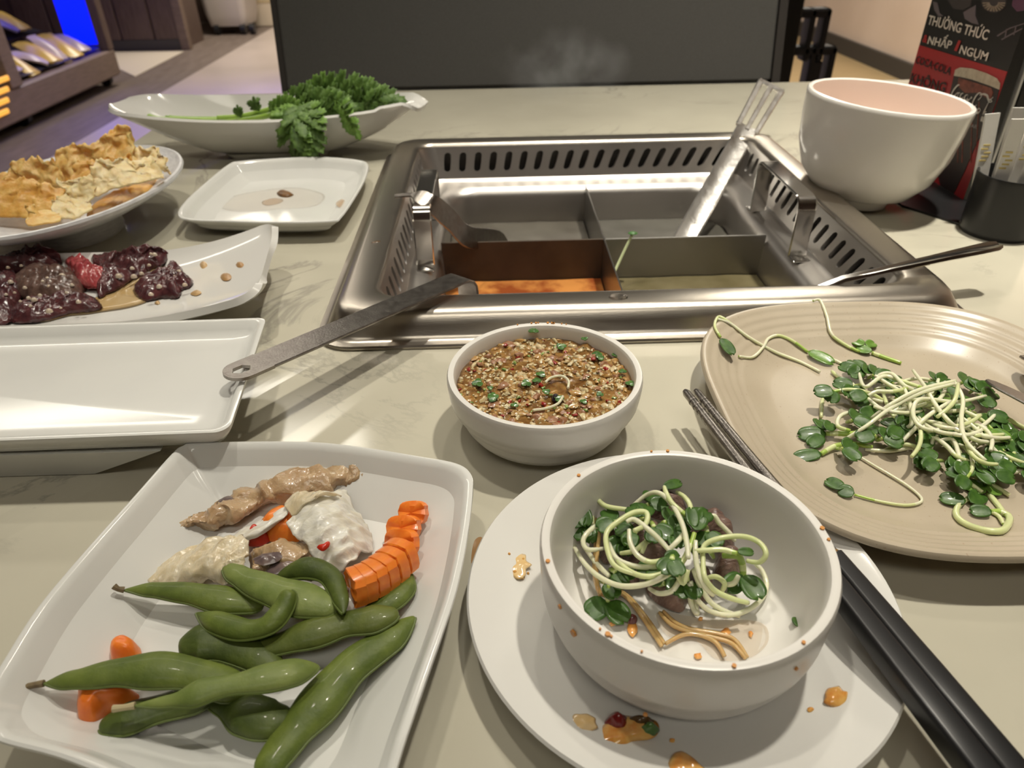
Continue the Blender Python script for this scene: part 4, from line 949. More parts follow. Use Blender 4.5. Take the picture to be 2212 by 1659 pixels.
# boiled beef slices under the tangle
bb = mat('boiled_beef', (.13, .075, .060), .35, c2=(.24, .155, .125), scale=160, bump=.7, bscale=420, coat=.35, sss=.15, ssc=(.004, .002, .001), stretch=(1, 4, 1))
for lab, pts, z0, h_ in (('grey brown boiled beef slice at the front under the sprout tangle', [(790, 990), (900, 960), (1040, 980), (1130, 1040), (1110, 1150), (1060, 1190), (940, 1150), (850, 1090)], f0 + .001, .010),
                     ('dark boiled beef piece in the middle of the sprout tangle', [(560, 640), (700, 600), (900, 620), (1020, 720), (960, 840), (760, 860), (600, 780)], f0 + .004, .013),
                     ('glossy dark beef piece at the right, beside the big leaf pair', [(1340, 800), (1430, 740), (1530, 820), (1540, 920), (1430, 960), (1330, 900)], f0 + .004, .009),
                     ('beef slice standing at the back right behind the sprout tangle', [(1180, 480), (1320, 470), (1420, 540), (1500, 660), (1440, 720), (1280, 690), (1160, 600)], f0 + .004, .012),
                     ('beef slice at the left front edge under the long pale sprout', [(500, 860), (640, 900), (740, 930), (700, 1000), (560, 960)], f0 + .003, .008),
                     ('beef slice at the very back, tucked beneath the top sprouts', [(820, 300), (960, 250), (1080, 300), (1120, 420), (960, 460), (820, 420)], f0 + .009, .008),
                     ('beef piece right of centre, between the looping sprouts', [(1130, 880), (1240, 900), (1330, 1000), (1280, 1100), (1150, 1060)], f0 + .001, .008),
                     ('small beef shred at the left, near the bowl wall', [(420, 600), (520, 560), (560, 680), (500, 800), (430, 760)], f0 + .002, .009)):
    chunk(lab, 'beef', cb(pts), z0, h_, bb, 'beef_slice', amp=.003, e=3, ns=230, group='boiled beef slices in the front bowl', K=7)
# oily spots and crumbs in the bowl
oil = mat('orange_oil', (.75, .28, .05), .12, c2=(.80, .42, .14), scale=200, coat=.6, spec=.6, sss=.2, ssc=(.003, .001, .001))
soup = mat('thin_brown_soup', (.66, .44, .22), .1, c2=(.72, .58, .40), scale=60, coat=.3, alpha=.14)
for i, (x, y, rx, ry) in enumerate(((690, 1320, 40, 60), (1210, 1535, 32, 22), (1230, 1240, 18, 14), (1630, 1360, 20, 24), (1430, 1350, 45, 40), (1920, 1300, 50, 50), (530, 1280, 25, 16))):
    X, Y = 1180 + x / 3.687, 1000 + y / 3.687; z = f0 + .0004
    m = MB(); out = blob_px(X, Y, rx / 3.687, ry / 3.687, z, 12, 0, .25, i); lump_mb(m, out, z, .0006, 0, 1, 3, 3)
    tag(obj('oil_spot', m, oil, org=W(X, Y, z)), 'small orange oil spots on the floor of the front bowl', 'oil spot', 'oil spots in the front bowl')
z = f0 + .0001; m = MB(); lump_mb(m, px_out(cb([(900, 1180), (1200, 1230), (1600, 1250), (1750, 1300), (1760, 1440), (1600, 1560), (1350, 1560), (1200, 1420), (1000, 1390), (900, 1300)]), z), z, .0003, 0, 1, 6, 3)
tag(obj('soup_puddle', m, soup, org=W(1560, 1370, z)), 'shallow brownish soup film on the bowl floor in front of the sprouts', 'soup')
m = MB(); z = f0 + .001; lump_mb(m, px_out(cb([(640, 1230), (680, 1205), (725, 1230), (715, 1275), (660, 1280)]), z), z, .002, .0004, 500, 2, 4)
tag(obj('chilli_bit', m, mat('dark_chilli', (.10, .02, .02), .3, coat=.4), org=W(1366, 1336, z)), 'dark red chilli bit beside the heart shaped leaves in the front bowl', 'chilli')
spk = mat('orange_speck', (.62, .27, .06), .4)
def wall_specks(par, c, r, h_, z0, lst, name='speck'):
    m = MB()
    for (a, zf_, s_) in lst:
        rr = r * 1.003 if zf_ < .95 else r * .965
        p = V((c[0] + rr * math.cos(a), c[1] + rr * math.sin(a), z0 + h_ * zf_))
        rn = [p + V((math.cos(k * PI / 3) * s_ * -math.sin(a), math.cos(k * PI / 3) * s_ * math.cos(a), math.sin(k * PI / 3) * s_)) for k in range(6)] if zf_ < .95 else [p + V((math.cos(k * PI / 3) * s_, math.sin(k * PI / 3) * s_, .0002)) for k in range(6)]
        n_ = V((math.cos(a), math.sin(a), 0)) * .0003 if zf_ < .95 else V((0, 0, .0003))
        m.loft([[q - n_ for q in rn], [q + n_ for q in rn]], True, True, True)
    o = obj(name, m, spk, par); o['kind'] = 'stuff'
rs = random.Random(3)
wall_specks(bpy.data.objects['sprout_bowl'], FB, FR, FH, .0056, [(rs.uniform(0, 2 * PI), 1.0, rs.uniform(.0003, .0009)) for _ in range(12)] + [(3.75, .78, .0012), (4.3, .35, .0007), (3.6, .9, .0008), (5.2, .8, .0006)], 'sauce_specks')

# sprouts on the stoneware plate
def cj(l): return [(1660 + x / 3.0725, 660 + y / 3.0725) for x, y in l]
def lj(x, y, z, a, L_, wd, dz=-.1): return (1660 + x / 3.0725, 660 + y / 3.0725, z, a, L_ / 3.0725, wd / 3.0725, dz)
j = JZ + .0012
G2 = 'radish sprouts heaped on the stoneware plate'
def cw(l): return [(1450 + x / 2.676, 620 + y / 2.676) for x, y in l]
def lw(x, y, z, a, L_, wd, dz=-.1): return (1450 + x / 2.676, 620 + y / 2.676, z, a, L_ / 2.676, wd / 2.676, dz)
zr = .0205
sprout('white sprout stem lying from the far left plate rim towards the middle', cw([(270, 185), (340, 210), (420, 270), (480, 310), (600, 375), (740, 430), (860, 490)]), None, .0008, ())
sprout('sprout hooked over the upper left rim of stoneware plate with drooping leaf', cw([(420, 270), (300, 180), (265, 180), (252, 230), (285, 290)]), None, .0008, [lw(290, 300, None, -50, 130, 55)], tint=stem_m)
sprout('sprout bent in a wide arch with yellowish leaf, left half of the plate', cw([(390, 400), (470, 405), (530, 350), (560, 300), (620, 280), (700, 310), (790, 375)]), None, .0008, [lw(790, 375, None, -20, 130, 60)], light=True)
sprout('sprout stem running from the yellowish leaf into the heap', cw([(910, 405), (980, 440), (1070, 480), (1150, 520)]), None, .0008, ())
sprout('sprout dangling over the back rim with stem curving to the round leaves', cw([(820, 80), (860, 78), (900, 170), (925, 270), (1000, 330), (1090, 375)]), None, .0009, [lw(1110, 340, None, 150, 60, 50), lw(1125, 340, None, 20, 65, 50)], light=True)
sprout('round leaved sprout at the top of the heap, nearest the back rim', cw([(1330, 440), (1240, 410), (1160, 380)]), None, .0011, [lw(1160, 375, None, 165, 75, 50)], light=True, tint=stem_g)
sprout('loose sprout with long thin curved stem, front middle of the plate', cj([(545, 965), (700, 1060), (900, 1180), (1010, 1270), (1000, 1310), (900, 1325), (740, 1300), (570, 1255)]), None, .0006, [lj(570, 1250, None, 165, 85, 80), lj(500, 1220, None, 150, 110, 80)], soaked=False)
sprout('loose sprout curled in a ring with leaf pair, nearest the front right of the plate', cj([(1340, 1270), (1260, 1330), (1250, 1400), (1330, 1460), (1450, 1495), (1560, 1490), (1600, 1410), (1540, 1370), (1480, 1370)]), None, .0013, [lj(1340, 1310, None, 40, 150, 90), lj(1310, 1300, None, 170, 130, 80)], tint=stem_m)
sprout('loose sprout with two round bright leaves, just above the curled ring one', cj([(1570, 1390), (1520, 1320), (1460, 1250)]), None, .0011, [lj(1440, 1245, None, 150, 110, 90), lj(1460, 1245, None, 40, 100, 90)], light=True, tint=stem_m)
sprout('single dark leaf lying inside the curled ring sprout at the front', cj([(1560, 1450), (1530, 1400), (1480, 1370)]), None, .0008, [lj(1480, 1370, None, 175, 110, 75)], tint=stem_m)
sprout('sprout with dark leaf pointing left, lowest at the left of the heap', cj([(690, 940), (560, 920), (440, 935), (350, 985)]), [j + .001, j + .001, j], .0012, [lj(350, 985, j, 185, 160, 75)], tint=stem_g)
sprout('sprout with a cluster of three dark leaves at the far left end of the heap', cj([(700, 800), (560, 850), (460, 850), (380, 850)]), [j + .002, j + .002, j + .001], .0012, [lj(380, 850, j + .001, 180, 150, 90), lj(370, 830, j + .002, 115, 120, 80), lj(360, 870, j + .001, 210, 120, 80), lj(385, 830, j + .004, 60, 100, 70)], tint=stem_g)
for pts, z, lv in (
    ([(680, 750), (820, 650), (1000, 560), (1240, 500)], [.006, .014, .016, .014], []), ([(520, 880), (650, 800), (800, 690), (1000, 585), (1230, 520)], [.003, .010, .015, .015], []),
    ([(1240, 510), (1290, 620), (1280, 760), (1310, 900), (1440, 1030)], [.014, .016, .012, .010], []), ([(1260, 520), (1230, 640), (1120, 740)], [.015, .017, .014], []),
    ([(860, 930), (960, 830), (1050, 740), (1200, 640)], [.003, .008, .012, .013], []), ([(900, 540), (940, 660), (950, 780), (920, 810)], [.011, .012, .008, .006], []),
    ([(1440, 600), (1250, 640), (1020, 620), (960, 690), (990, 790), (1100, 830), (1180, 790)], [.008, .014, .014, .012, .009], []),
    ([(960, 430), (1040, 540), (1110, 660), (1200, 770), (1280, 830)], [.008, .014, .015, .010], []), ([(560, 520), (640, 600), (760, 690), (900, 690), (1050, 650)], [.003, .006, .008, .011], []),
    ([(600, 440), (640, 540), (760, 470), (880, 500), (1060, 560)], [.005, .010, .010, .012], [lj(610, 440, .012, 160, 120, 80), lj(640, 450, .012, 60, 100, 70)]),
    ([(700, 520), (740, 460), (820, 455), (900, 530), (960, 560)], [.006, .010, .012, .010], []), ([(1080, 960), (1100, 880), (1180, 930), (1260, 1010), (1400, 1050)], [.003, .009, .008, .004], [lj(1090, 1030, .007, -170, 110, 90)]),
    ([(1120, 900), (1220, 890), (1260, 980), (1280, 1060), (1450, 1100)], [.007, .009, .006, .003], []), ([(1500, 1090), (1600, 1110), (1690, 1080), (1660, 1020)], [.002, .003, .004], [lj(1640, 1020, .009, 100, 130, 110)]),
    ([(1280, 740), (1400, 840), (1520, 980), (1640, 1060)], [.012, .010, .006, .003], []), ([(1020, 760), (1200, 800), (1400, 900), (1560, 890)], [.009, .012, .010, .007], []),
    ([(590, 700), (480, 730), (460, 800), (540, 830)], [.004, .006, .004], [lj(600, 720, .010, 10, 150, 80)]), ([(400, 590), (480, 575), (600, 600), (760, 640)], [.001, .002, .004], []),
    ([(420, 435), (470, 480), (520, 510)], [0, 0, .002], []), ([(350, 740), (360, 620), (410, 575)], [0, 0, .001], []),
    ([(640, 955), (800, 965), (960, 945), (1080, 990)], [0, .001, .001], []), ([(770, 960), (900, 920), (1050, 960)], [0, .003, .002], []),
    ([(1260, 1120), (1350, 1190), (1420, 1240)], [.001, .001, .001], []), ([(1270, 1090), (1450, 1170), (1600, 1260)], [.001, .001, 0], []),
    ([(1560, 760), (1540, 840), (1600, 900)], [.004, .005, .003], []), ([(1540, 720), (1640, 780), (1720, 820)], [.001, 0, 0], []),
    ([(660, 600), (720, 570), (820, 570), (920, 550)], [.010, .012, .011], [lj(650, 590, .0155, 190, 100, 80)])):
    sprout(T2, cj(pts), [j + q for q in z], .00095, lv, G2, tint=(stem_p if len(pts) != 3 else stem_m))
rj = random.Random(11)
for i in range(34):                                      # filler sprouts inside the heap
    a = rj.uniform(0, 2 * PI); q = math.sqrt(rj.random()) * .85
    ux, uy_ = q * math.cos(a), q * math.sin(a)
    x = 1090 + 480 * ux + 120 * uy_; y = 740 + 150 * ux + 220 * uy_
    he = rj.uniform(-.6, 1.0) if rj.random() < .7 else rj.uniform(-PI, PI); cv = rj.uniform(-.5, .5); pts = []
    hz = .011 * (1 - q * q)
    for k in range(6):
        pts.append((x, y)); x += 70 * math.cos(he); y += 60 * math.sin(he); he += cv
    ex, ey = pts[-1]; la = -math.degrees(he)
    lv = [lj(ex, ey, j + hz + rj.uniform(0, .004), la + 35, 105, 85), lj(ex, ey, j + hz + rj.uniform(0, .004), la - 35, 105, 85)] if q > .55 else []
    sprout(T2, cj(pts), [j + hz * .6, j + hz + .002, j + hz], .0009, lv, G2, light=(i % 5 == 0), tint=(stem_p, stem_m, stem_p)[i % 3])
for (x, y, a) in ((620, 420, 170), (700, 460, 30), (560, 540, 200), (640, 600, 190), (850, 610, 80), (1290, 510, 20), (1370, 550, 40), (1420, 600, -20), (1330, 700, 160), (1390, 830, 200), (1480, 770, 10), (1560, 840, 60), (1610, 900, -30), (1630, 990, -80), (1600, 1040, 200), (1550, 960, 160), (1450, 1060, 10), (1360, 1060, 180), (1250, 1010, -60), (1110, 1030, 180), (1080, 880, 170), (1180, 860, -40), (700, 860, 150), (760, 880, 20), (920, 740, -90), (1050, 640, 40), (1120, 510, 60), (1500, 1130, 30), (820, 510, 120), (560, 760, 20), (500, 950, 0), (1180, 720, -100)):
    sprout(leafT, cj([(x - 45 * math.cos(math.radians(a)), y + 45 * math.sin(math.radians(a))), (x - 20 * math.cos(math.radians(a)), y + 20 * math.sin(math.radians(a))), (x, y)]), [j + .001, j + .004, j + .006], .0009,
           [lj(x, y, j + .006, a + 36, 105, 90), lj(x, y, j + .006, a - 36, 105, 90)], G2, tint=stem_g)

# ------------------------------------------------------------------ dipping sauce
t = thing('dipping_sauce', 'chunky brown dipping sauce with minced garlic, chilli and herbs filling the small bowl', 'sauce', (*SB, .006))
SZ = .0255; sr = SR * .912
sauce = mat('sauce_liquid', (.13, .055, .013), .08, c2=(.33, .18, .055), scale=220, detail=6, bump=.5, bscale=500, coat=.6, spec=.6, sss=.15, ssc=(.003, .001, .001))
m = MB(); rings = []
HOLE = W(1208, 832, SZ)
for k in range(15):
    rr = sr * (1 - k / 15) if k else sr * 1.0; rg = []
    for q in range(60):
        a = 2 * PI * q / 60; x, y = SB[0] + rr * math.cos(a), SB[1] + rr * math.sin(a)
        dhole = math.hypot(x - HOLE.x, (y - HOLE.y) * 1.2)
        zz = SZ + (.0016 * nz((x, y, 1), 190) + .0008 * nz((x, y, 4), 420)) * min(1, dhole / .010) - .0012 * max(0, 1 - dhole / .010)
        rg.append(V((x, y, zz)))
    rings.append(rg)
bot = [[V((SB[0] + (p.x - SB[0]) * s_, SB[1] + (p.y - SB[1]) * s_, z)) for p in rings[0]] for s_, z in ((.75, .0072), (.93, .013))]
m.loft([bot[0], bot[1]] + rings, True, True, True); obj('sauce_liquid', m, sauce, t, smooth=180)
rs = random.Random(21)
def bits(name, n, smin, smax, mt, zoff, asp=1.6, dodge=True):
    m = MB()
    for i in range(n):
        rr = sr * .965 * math.sqrt(rs.random()); a = rs.uniform(0, 2 * PI); x, y = SB[0] + rr * math.cos(a), SB[1] + rr * math.sin(a)
        if dodge and math.hypot(x - HOLE.x, (y - HOLE.y) * 1.2) < .0075: continue
        s_ = rs.uniform(smin, smax); ro = rs.uniform(0, PI); z = SZ + zoff + rs.uniform(-.0004, .0006) + .0014 * nz((x, y, 1), 190)
        rg = []
        for (zz, sc_) in ((-.7, .5), (-.2, 1), (.35, .85), (.7, .35)):
            q = []
            for k in range(6):
                aa = 2 * PI * k / 6 + rs.uniform(-.3, .3); jx = s_ * sc_ * (1 + rs.uniform(-.5, .42))
                X, Y = jx * math.cos(aa) * asp ** .5, jx * math.sin(aa) / asp ** .5
                q.append(V((x + X * math.cos(ro) - Y * math.sin(ro), y + X * math.sin(ro) + Y * math.cos(ro), z + zz * s_ * .8)))
            rg.append(q)
        m.loft(rg, True, True, True)
    o = obj(name, m, mt, t, smooth=48); o['kind'] = 'stuff'; return o
garl = mat('minced_garlic', (.50, .37, .18), .3, c2=(.66, .56, .36), scale=500, coat=.5, sss=.3, ssc=(.003, .002, .001))
garb = mat('soaked_garlic', (.36, .19, .055), .25, c2=(.48, .30, .11), scale=500, coat=.5, sss=.3, ssc=(.003, .002, .001))
meatb = mat('minced_peanut', (.23, .10, .045), .35, c2=(.36, .18, .09), scale=400, coat=.4, bump=.4)
chil = mat('chilli_flake', (.28, .02, .012), .25, coat=.5)
bits('minced_garlic', 200, .0006, .0016, garl, 0)
bits('garlic_chunks', 95, .0014, .0026, garl, -.0004, 1.9)
bits('soaked_garlic', 330, .0007, .0024, garb, -.0003)
bits('peanut_crumbs', 80, .0009, .0028, meatb, .0001, 1.2)
bits('scallion_bits', 40, .0005, .0013, mat('scallion', (.16, .26, .05), .3, c2=(.30, .40, .12), scale=400, coat=.5), .0004, 1.5)
bits('garlic_crumbs', 420, .0003, .0008, garl, .0005)
bits('chilli_flakes', 34, .0005, .0014, chil, .0006, 1.8)
her = mat('coriander_leaf', (.030, .10, .018), .3, c2=(.09, .20, .04), scale=400, coat=.5)
for (x, y, a, s_) in ((1143, 826, 200, 20), (1160, 825, 100, 16), (1040, 826, 190, 22), (1072, 862, 160, 22), (1062, 857, 60, 16), (1290, 768, 100, 18), (1292, 775, 20, 16), (1335, 770, 80, 22), (1205, 750, 10, 20), (1175, 848, 20, 16), (1200, 862, 10, 20), (1360, 832, 60, 18), (1258, 870, 40, 14), (1110, 878, 60, 14), (1300, 850, 200, 14), (1165, 812, 40, 18), (1345, 805, 100, 14), (1055, 840, 20, 12), (1152, 718, 80, 18), (1262, 730, -70, 12)):
    z = SZ + .002 if y > 740 else SZ + .0055
    p0 = W(x, y, z); d = (W(x + 20 * math.cos(math.radians(a)), y - 20 * math.sin(math.radians(a)), z) - p0).normalized()
    m = MB(); mp_ = mpp(p0)
    for da in (-50, 0, 50):
        R_ = Matrix.Rotation(math.radians(da), 3, 'Z'); leaf_mb(m, p0, R_ @ d, V((0, -.3, 1)), s_ * mp_ * (1 if da == 0 else .75), s_ * mp_ * .62, .3)
    obj('coriander_leaf', m, her, t, smooth=180)
for pts in ([(1178, 826), (1190, 816), (1212, 812), (1228, 822), (1227, 838)], [(1152, 886), (1180, 882), (1205, 872), (1216, 856)]):
    m = MB(); m.tube(spline([W(x, y, SZ + .0022) for x, y in pts], 6), .0006, 6); obj('sprout_thread', m, stem_p, t)
m = MB(); lump_mb(m, blob_px(1200, 860, 9, 7, SZ + .001, 10), SZ, .0022, .0004, 500, 2, 4); obj('dark_berry', m, mat('dark_berry', (.02, .012, .02), .25, coat=.5), t)
wall_specks(bpy.data.objects['sauce_bowl'], SB, SR, SH, 0, [(rs.uniform(1.2, 1.9), 1.0, rs.uniform(.0003, .0007)) for _ in range(10)], 'sauce_specks')

# ------------------------------------------------------------------ splashes on the saucer
spl = mat('orange_sauce_blob', (.66, .27, .05), .15, c2=(.78, .46, .14), scale=240, coat=.6, sss=.2, ssc=(.003, .001, .001))
splp = mat('pale_sauce_blob', (.70, .47, .20), .15, c2=(.74, .55, .30), scale=200, coat=.6)
def sz(px, py):
    z = .008
    for _ in range(6):
        p = W(px, py, z); r_ = math.hypot(p.x - SC[0], p.y - SC[1])
        z = .0056 if r_ < .046 else .0056 + (r_ - .046) / .0255 * .0092
    return z
for lab, pts, h_, mt in (('pale round sauce stain left of the chilli blob on the saucer', blob_px(1261, 1561, 30, 22, sz(1261, 1561), 14), .0008, splp),
                         ('orange brown sauce blob with chilli and herb at the front of the saucer', None, .002, spl),
                         ('orange sauce blob cut by the bottom edge of the photo, on the saucer', px_out([(1450, 1634), (1470, 1622), (1492, 1632), (1512, 1650), (1530, 1672), (1480, 1690), (1440, 1675)], sz(1480, 1650)), .0016, spl),
                         ('bright orange sauce blob at the right of the saucer', blob_px(1806, 1506, 27, 22, sz(1806, 1506), 14), .0015, spl),
                         ('speckled orange oil spots at the left of the saucer', blob_px(1122, 1220, 23, 28, sz(1122, 1220), 14, 0, .3), .0004, splp)):
    if pts is None: pts = px_out([(1282, 1600), (1300, 1570), (1330, 1545), (1370, 1548), (1415, 1556), (1424, 1578), (1408, 1596), (1370, 1602), (1350, 1618), (1310, 1626), (1284, 1618)], sz(1350, 1585))
    m = MB(); lump_mb(m, pts, pts[0].z, h_, .0004, 400, 3, 5); c = sum(pts, V()) / len(pts)
    o = tag(obj('sauce_blob', m, mt, org=c, smooth=180), lab, 'sauce blob')
    if 'chilli' in lab and 'herb' in lab: blob = o
zz = sz(1350, 1585)
m = MB(); lump_mb(m, blob_px(1334, 1562, 26, 22, zz, 12), zz, .0045, .0006, 500, 2, 5); obj('chilli_skin', m, mat('red_chilli_skin', (.20, .018, .016), .22, coat=.5), blob)
m = MB(); lump_mb(m, blob_px(1402, 1578, 22, 15, zz, 12), zz, .0036, .0004, 500, 2, 5); obj('herb_bit', m, mat('green_herb_bit', (.07, .15, .035), .25, coat=.5), blob)
m = MB(); lump_mb(m, blob_px(1385, 1560, 30, 14, zz, 12), zz, .0030, .0005, 500, 2, 5); obj('dark_bit', m, mat('dark_brown_bit', (.10, .055, .02), .25, coat=.5), blob)
for i, (x, y, r_) in enumerate(((1751, 1532, 7), (1452, 1599, 6), (1128, 1246, 6), (1100, 1196, 3), (1130, 1208, 4), (1112, 1234, 4), (1141, 1238, 3))):
    zq = sz(x, y); m = MB(); lump_mb(m, blob_px(x, y, r_, r_ * .8, zq, 9, 0, .1), zq, .0006, 0, 1, 2, 3); tag(obj('oil_spot', m, spl, org=W(x, y, zq)), 'tiny orange oil spots on the round saucer', 'oil spot', 'oil spots on the saucer')
zq = .0003
m = MB(); lump_mb(m, px_out([(1024, 1170), (1040, 1160), (1044, 1180), (1034, 1210), (1018, 1216)], zq), zq, .0003, 0, 1, 2, 3); tag(obj('sauce_stain', m, mat('brown_stain', (.34, .19, .08), .3), org=W(1032, 1185, 0)), 'brown sauce stain on the marble between the square plate and the saucer', 'stain')

# ------------------------------------------------------------------ residue on the small dish
tan = mat('tan_residue', (.55, .33, .14), .25, c2=(.66, .48, .28), scale=150, alpha=.09)
brn = mat('brown_scrap', (.10, .045, .015), .35, c2=(.22, .11, .04), scale=300, bump=.3)
z = .0037
for lab, pts, h_, mt in (('thin tan residue film on the small white dish', [(470, 445), (500, 425), (560, 412), (640, 405), (700, 420), (680, 445), (600, 452), (520, 458)], .0003, tan),
                         ('small dark brown scrap on the small white dish', [(598, 416), (612, 411), (634, 420), (622, 426), (604, 424)], .0022, brn),
                         ('light brown smear left in front of the dark scrap on the small dish', [(566, 436), (590, 428), (612, 432), (600, 440), (575, 444)], .0005, mat('light_smear', (.52, .31, .14), .3, alpha=.35)),
                         ('faint brown smear at the right of the small dish', [(725, 440), (738, 430), (746, 436), (735, 448)], .0004, mat('light_smear', (.56, .35, .17), .3, alpha=.35))):
    zp = z if '725' not in str(pts) else .006
    m = MB(); out = px_out(pts, zp); lump_mb(m, out, zp, h_, h_ * .2, 400, 4, 4); tag(obj('food_residue', m, mt, org=sum(out, V()) / len(out), smooth=180), lab, 'residue')

# ------------------------------------------------------------------ raw beef
rb1 = mat('raw_beef_dark', (.050, .017, .021), .26, c2=(.110, .034, .036), scale=170, bump=.45, bscale=380, coat=.35, sss=.15, ssc=(.004, .001, .001))
rb2 = mat('raw_beef_brown', (.075, .042, .034), .28, c2=(.16, .095, .075), scale=190, bump=.45, bscale=380, coat=.35, sss=.1, ssc=(.004, .001, .001))
rb3 = mat('raw_beef_red', (.30, .035, .045), .2, c2=(.45, .10, .10), scale=160, bump=.6, bscale=380, coat=.6, sss=.2, ssc=(.005, .001, .001))
def cc4(l): return [(x * 450 / 2212, 500 + y * 450 / 2212) for x, y in l]
G3 = 'raw beef slices on the upturned plate'
for lab, pts, h_, mt, lift in (
    ('dark raw beef slice at the back left of the beef plate', [(-60, 420), (0, 340), (150, 300), (330, 230), (480, 205), (580, 230), (640, 320), (560, 370), (380, 400), (150, 440)], .012, rb1, .004),
    ('brownish raw beef slice with garlic in the middle of the pile', [(150, 560), (300, 420), (480, 400), (700, 430), (840, 540), (880, 640), (760, 740), (520, 760), (300, 720), (180, 660)], .013, rb2, .003),
    ('raw beef slice lowest at the front of the pile', [(120, 860), (300, 740), (560, 720), (800, 700), (980, 720), (1050, 790), (960, 850), (700, 870), (480, 920), (300, 950), (150, 950)], .010, rb1, .002),
    ('raw beef slice at the left frame edge of the pile', [(-100, 500), (60, 450), (200, 520), (260, 640), (200, 800), (120, 930), (-40, 960), (-140, 800)], .012, rb1, .002),
    ('bright red raw beef slice with pale sinew in the middle', [(720, 340), (830, 300), (930, 330), (1010, 420), (1150, 440), (1200, 520), (1120, 590), (980, 600), (860, 560), (780, 450)], .011, rb3, .003),
    ('raw beef slice stretching right, with pink sinew strip', [(960, 330), (1080, 280), (1250, 240), (1330, 320), (1290, 430), (1400, 470), (1300, 570), (1160, 640), (1060, 690), (1030, 620), (1130, 540), (1060, 420)], .010, rb1, .002),
    ('raw beef slice with garlic at the back right of the pile', [(1280, 240), (1400, 200), (1580, 175), (1720, 210), (1780, 280), (1700, 340), (1600, 390), (1540, 450), (1420, 490), (1300, 440), (1240, 340)], .009, rb1, .002),
    ('small separate raw beef piece nearest the clean end of plate', [(1450, 620), (1500, 540), (1640, 490), (1700, 430), (1800, 420), (1860, 375), (1930, 400), (1960, 470), (2035, 520), (2000, 580), (1920, 620), (1880, 690), (1740, 700), (1580, 725), (1490, 700)], .010, rb1, .001)):
    q = cc4(pts); cxq, cyq = sum(p[0] for p in q) / len(q), sum(p[1] for p in q) / len(q)
    q = [(cxq + (x - cxq) * 1.09, cyq + (y - cyq) * 1.09) for x, y in q]; rq = random.Random(len(lab))
    out = spline([C_on(x + rq.uniform(-4, 4), y + rq.uniform(-3, 3), lift) for x, y in q], 8, True); m = MB(); lump_mb(m, out, 0, h_ * .62, .0034, 210, 5, 16, seed=len(lab))
    for i_, p_ in enumerate(m.v): m.v[i_] = p_ + V((nz(p_, 420) * .0008, nz(p_ + V((3, 1, 0)), 420) * .0008, nz(p_ + V((1, 5, 0)), 520) * .0011))
    c = sum(out, V()) / len(out); tag(obj('raw_beef_slice', m, mt, org=V((c.x, c.y, c.z)), smooth=180), lab, 'raw beef', G3)
m = MB()
for (x, y, s_) in ((80, 375, 20), (220, 355, 18), (320, 400, 18), (110, 530, 28), (500, 490, 22), (450, 520, 18), (660, 470, 36), (360, 380, 14), (1260, 470, 34), (1420, 475, 32), (1400, 385, 24), (1690, 580, 30), (1640, 240, 26), (1600, 230, 18), (1900, 420, 26), (1960, 560, 26), (830, 740, 26), (360, 720, 30), (300, 700, 24), (520, 840, 34), (420, 670, 22), (1600, 660, 26), (1500, 440, 24), (210, 730, 16), (760, 560, 22), (600, 580, 18), (260, 590, 22), (520, 580, 26), (700, 640, 18), (60, 660, 18), (150, 640, 16), (320, 780, 18), (640, 800, 14), (1850, 470, 20), (1790, 520, 16), (1580, 350, 20), (1330, 330, 14)):
    X, Y = cc4([(x, y)])[0]; p = C_on(X, Y, .0105 if x < 1240 else .0078); r_ = s_ * 450 / 2212 * mpp(p)
    dome(m, p + V((0, 0, -.001)), r_ * 1.1, r_ * .9, r_ * 1.3, 9, 3)
o = obj('garlic_bits', m, mat('raw_garlic', (.58, .46, .34), .3, c2=(.70, .62, .50), scale=400, coat=.5), org=C_on(150, 620)); tag(o, 'minced garlic bits scattered over the raw beef', 'garlic', kind='stuff')
m = MB(); out = spline([C_on(x, y, .0006) for x, y in cc4([(1000, 700), (1200, 650), (1400, 520), (1560, 440), (1700, 360), (1720, 380), (1600, 480), (1480, 560), (1460, 680), (1560, 740), (1400, 800), (1100, 850), (900, 880), (700, 900), (480, 960), (420, 930), (900, 760)])], 4, True)
lump_mb(m, out, 0, .0005, 0, 1, 6, 4); tag(obj('marinade', m, mat('tan_marinade', (.62, .42, .17), .08, c2=(.70, .52, .28), scale=60, coat=.6, alpha=.7), org=C_on(270, 640), smooth=180), 'shiny tan marinade puddle running between the raw beef pieces', 'marinade')
for i, pts in enumerate(([(2120, 350), (2150, 315), (2190, 330), (2200, 370), (2150, 395)], [(2020, 660), (2090, 620), (2140, 650), (2080, 680)], [(1640, 760), (1680, 735), (1700, 760), (1670, 775)])):
    out = spline([C_on(x, y, .0004) for x, y in cc4(pts)], 4, True); m = MB(); lump_mb(m, out, 0, .0012, .0004, 500, 2, 3); tag(obj('marinade_crumb', m, mat('tan_crumb', (.52, .34, .16), .3), org=out[0]), ['tan crumb on the clean part of beef plate, nearest the back rim', 'tan smear right of the small beef piece', 'tiny orange crumb in front of the small beef piece'][i], 'crumb')
for i, (x, y, r_) in enumerate(((488, 598, 11), (518, 572, 8))):
    out = spline([C_on(x + r_ * math.cos(a) * (1.1), y + r_ * math.sin(a) * .8, .0004) for a in [k * PI / 3 for k in range(6)]], 3, True); m = MB(); lump_mb(m, out, 0, .0014, .0005, 500, 2, 3)
    tag(obj('marinade_crumb', m, mat('brown_crumb', (.42, .24, .10), .3), org=out[0]), ['larger brown crumb near the upturned end of beef plate', 'smaller brown crumb closest to the upturned end of beef plate'][i], 'crumb')
